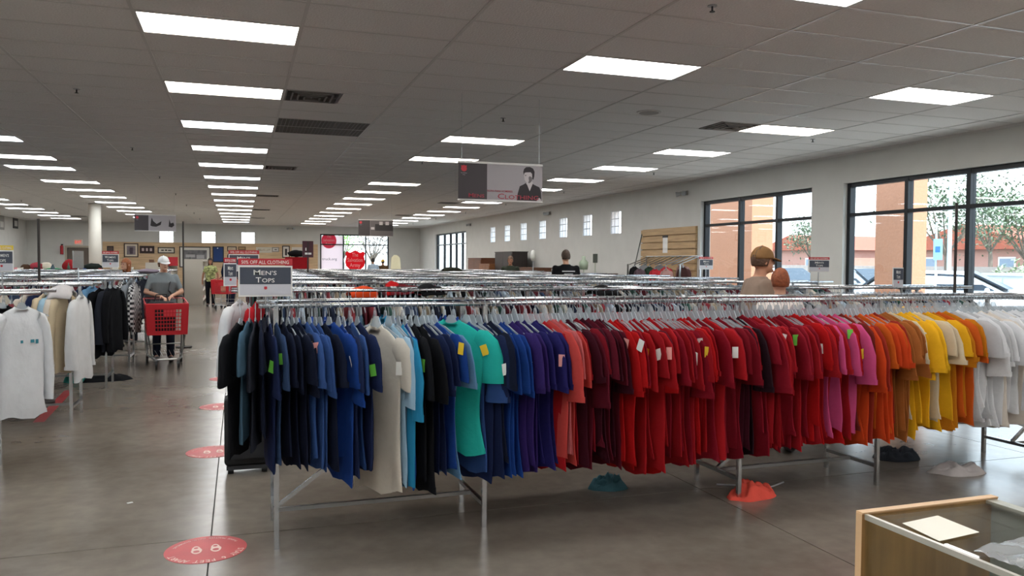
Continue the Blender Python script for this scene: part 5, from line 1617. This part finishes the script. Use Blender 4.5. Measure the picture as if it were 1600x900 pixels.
lump(232, 416, 15.29, .17, .045, '#8f8390', 'lilac grey garment lying over the far rail', 'draped_garment', 'garment', 8, RAIL_Z - .004)
q = on_y(465, 416, 30.0)
t = thing('armchair', (q.x, 30.0, 0), 'red upholstered high chair seen behind the racks', 'chair')
CHR = cloth('#8c1a22')
ob_ = MB().box(-.42, .42, -.35, .35, .3, .75).build('seat', CHR, t)
o2 = MB().box(-.42, .42, .2, .42, .5, 1.72).build('backrest', CHR, t)
for s in (-1, 1): MB().box(s * .48 - .07, s * .48 + .07, -.35, .4, .3, 1.0).build('armrest', CHR, t)
for s in (-1, 1):
    for b in (-.3, .35): MB().bar((s * .4, b, 0), (s * .4, b, .3), .05).build('leg', BLACK, t)
lump(463, 408, 30.31, .30, .13, '#1a1a1c', 'black bag on top of the red chair', 'bag', 'bag', 10, 1.72)
# red notice on shelf
p = on_y(270, 423, 27.3)
tag(MB().box(p.x - .14, p.x + .14, 27.42, 27.44, 1.4, 1.68).build('notice_board', RED), 'small red notice fixed to the crowded shelf end', 'sign')

# furniture along the window wall
WD = wood('#6b4228', 2.4, 'y'); WD2 = wood('#8a5a34', 2.4, 'y'); WDK = wood('#2b2320', 2.4, 'z')
def cabinet(x0, x1, y0, y1, h, mt, label, doors=2, cat='cabinet', nm='wooden_cabinet'):
    t = thing(nm, ((x0 + x1) / 2, (y0 + y1) / 2, 0), label, cat)
    a, b = (x1 - x0) / 2, (y1 - y0) / 2
    MB().box(-a, a, -b, b, .06, h - .03).build('body', mt, t)
    MB().box(-a - .02, a + .02, -b - .02, b + .02, h - .03, h).build('top', mt, t)
    MB().box(-a + .03, a - .03, -b + .03, b - .03, 0, .06).build('plinth', mt, t)
    for i in range(doors):
        c0 = -b + .02 + (2 * b - .04) * i / doors; c1 = -b + .02 + (2 * b - .04) * (i + 1) / doors
        d_ = MB().box(-a - .018, -a, c0 + .01, c1 - .01, .1, h - .07).build('door', mt, t)
        MB().ell((-a - .03, c1 - .06, h * .55), (.015, .015, .015), 8, 6).build('knob', STEEL, d_)
    return t
cabinet(8.75, 9.3, 25.5, 27.4, 1.95, WDK, 'tall black cabinet against the window wall')
cabinet(8.7, 9.3, 29.0, 30.8, 1.74, WD, 'brown wooden hutch by the tall corner window', 2)
cabinet(8.6, 9.3, 27.6, 28.9, 1.52, WD2, 'low orange brown chest beside the brown hutch', 3)
cabinet(8.7, 9.3, 23.3, 25.2, 1.42, WD, 'low dark red chest beside the tall black cabinet', 3)
q = on_y(620, 410, 40)
t = thing('easy_chair', (q.x, 40, 0), 'cream high back chair near the back corner', 'chair')
MB().box(-.3, .3, -.3, .3, .38, .5).build('seat', M('#cfc4a4', .8), t)
MB().prism([(-.3, .22, .5), (.3, .22, .5), (.22, .3, 1.75), (.08, .32, 1.9), (-.08, .32, 1.9), (-.22, .3, 1.75)], (0, .08, 0)).build('backrest', M('#d3c8a6', .8), t)
for a in (-.26, .26):
    for b in (-.26, .26): MB().bar((a, b, 0), (a, b, .38), .05).build('leg', WD, t)
# lamp and small fixtures along the wall
for px, py, Y, lb in ((833, 395, 22.5, 'glass hurricane lamp standing beyond the bowed man'), (912, 402, 17.6, 'bottle green vase standing beside the man in black'), (930, 403, 17.9, 'small grey card stand beyond the far racks')):
    p = on_y(px, py, Y)
    if px == 833:
        t = thing('table_lamp', (p.x, Y, 0), lb, 'lamp')
        MB().tube([(0, 0, 1.2), (0, 0, p.z - .25)], .02, 8).tube([(0, 0, 0), (0, 0, .03)], .16, 16).tube([(0, 0, .03), (0, 0, 1.2)], .015, 8).build('stand', STEEL, t)
        MB().tube([(0, 0, p.z - .25), (0, 0, p.z - .12), (0, 0, p.z + .02), (0, 0, p.z + .08)], [.04, .09, .07, .03], 14).build('shade', M('#d7d8d2', .3), t, True)
    else:
        t = thing('plant_stand' if px == 912 else 'card_stand', (p.x, Y, 0), lb, 'stand')
        MB().tube([(0, 0, 0), (0, 0, p.z - .12)], .015, 8).tube([(0, 0, 0), (0, 0, .02)], .13, 14).build('pole', M('#b9c2b2', .4), t)
        if px == 912: MB().tube([(0, 0, p.z - .3), (0, 0, p.z - .12), (0, 0, p.z - .05), (0, 0, p.z + .03)], [.1, .12, .04, .05], 12).build('vase', M('#9fae98', .3), t, True)
        else: MB().box(-.06, .06, -.01, .01, p.z - .12, p.z + .1).build('card', M('#4d524c', .5), t)

# clothes arms on the slat wall
fo = [on_x(1003 + 7.6 * i, 412, 9.2) for i in range(9)]
gar = ['#17181b', '#8b8d90', '#5b4a52', '#2c4034', '#7a7d80', '#b8323c', '#c04048', '#b58f8a', '#a08078', '#4a3030']
t = thing('wall_rack', (9.2, 16.3, 0), 'rack of sloping chrome arms in front of the slat wall', 'clothes rack')
MB().tube([(.33, -1.25, 1.75), (.33, 1.25, 1.75)], .014, 8).build('back_rail', STEEL, t)
for i in range(10):
    yy = -1.15 + .25 * i
    MB().tube([(.33, yy, 1.75), (-.22, yy, 1.55)], .011, 8).build('arm', STEEL, t)
for s in (-1, 1):
    MB().bar((.30, s * 1.22, 0), (.30, s * 1.22, 1.75), .03).build('leg', STEEL, t); MB().bar((-.2, s * 1.22, 0), (-.2, s * 1.22, 1.56), .03).build('leg', STEEL, t)
gcol = ['black', 'grey', 'mauve', 'dark green', 'mid grey', 'crimson', 'red', 'dusty pink', 'tan', 'dark brown']
wall_me = garment_mb(300, 'long', .7, .22, 1.2).mesh('blouse', True)
for i in range(10):
    yy = 16.3 - 1.15 + .25 * (9 - i)
    ix = (1, 2, 0, 1, 2, 0, 1, 0, 2, 1)[i]
    bx = 8.99 + .13 * ix; bz = 1.55 + .2 * (bx - 8.98) / .55 - .001
    o = share('blouse', wall_me, cloth(gar[i]), None, (bx, yy, bz), 0)
    tag(share('clothes_hanger', hang_me, CLEAR, None, (bx, yy, bz), 0), 'clear hanger of the %s blouse by the slat wall' % gcol[i], 'hanger', 'hangers by the slat wall')
    tag(o, '%s blouse on the sloping arms by the slat wall' % gcol[i], 'blouse', 'blouses by the slat wall')
a, b = on_x(1003, 366, 9.5), on_x(988, 432, 9.5)
tag(MB().tube([a, b, b + (b - a) * (b.z / (a.z - b.z))], .012, 8).build('leaning_rod', M('#5f6a66', .4, .5), None), 'thin dark rod leaning beside the slat wall', 'rod')
# notices on the far side wall
for i, (px, py) in enumerate(((24, 345), (2, 346))):
    p = on_x(px, py, XL + .01)
    t = thing('wall_sign', (XL, p.y, p.z), ['dark hanging notice on the far side wall', 'pale framed notice on the far side wall'][i], 'sign')
    MB().box(0, .03, -.4, .4, -.35, .35).build('board', M(['#26262a', '#8e8c88'][i], .5), t); MB().box(.03, .035, -.25, .25, -.25, .0).build('print', M('#c9c8c4', .5), t)
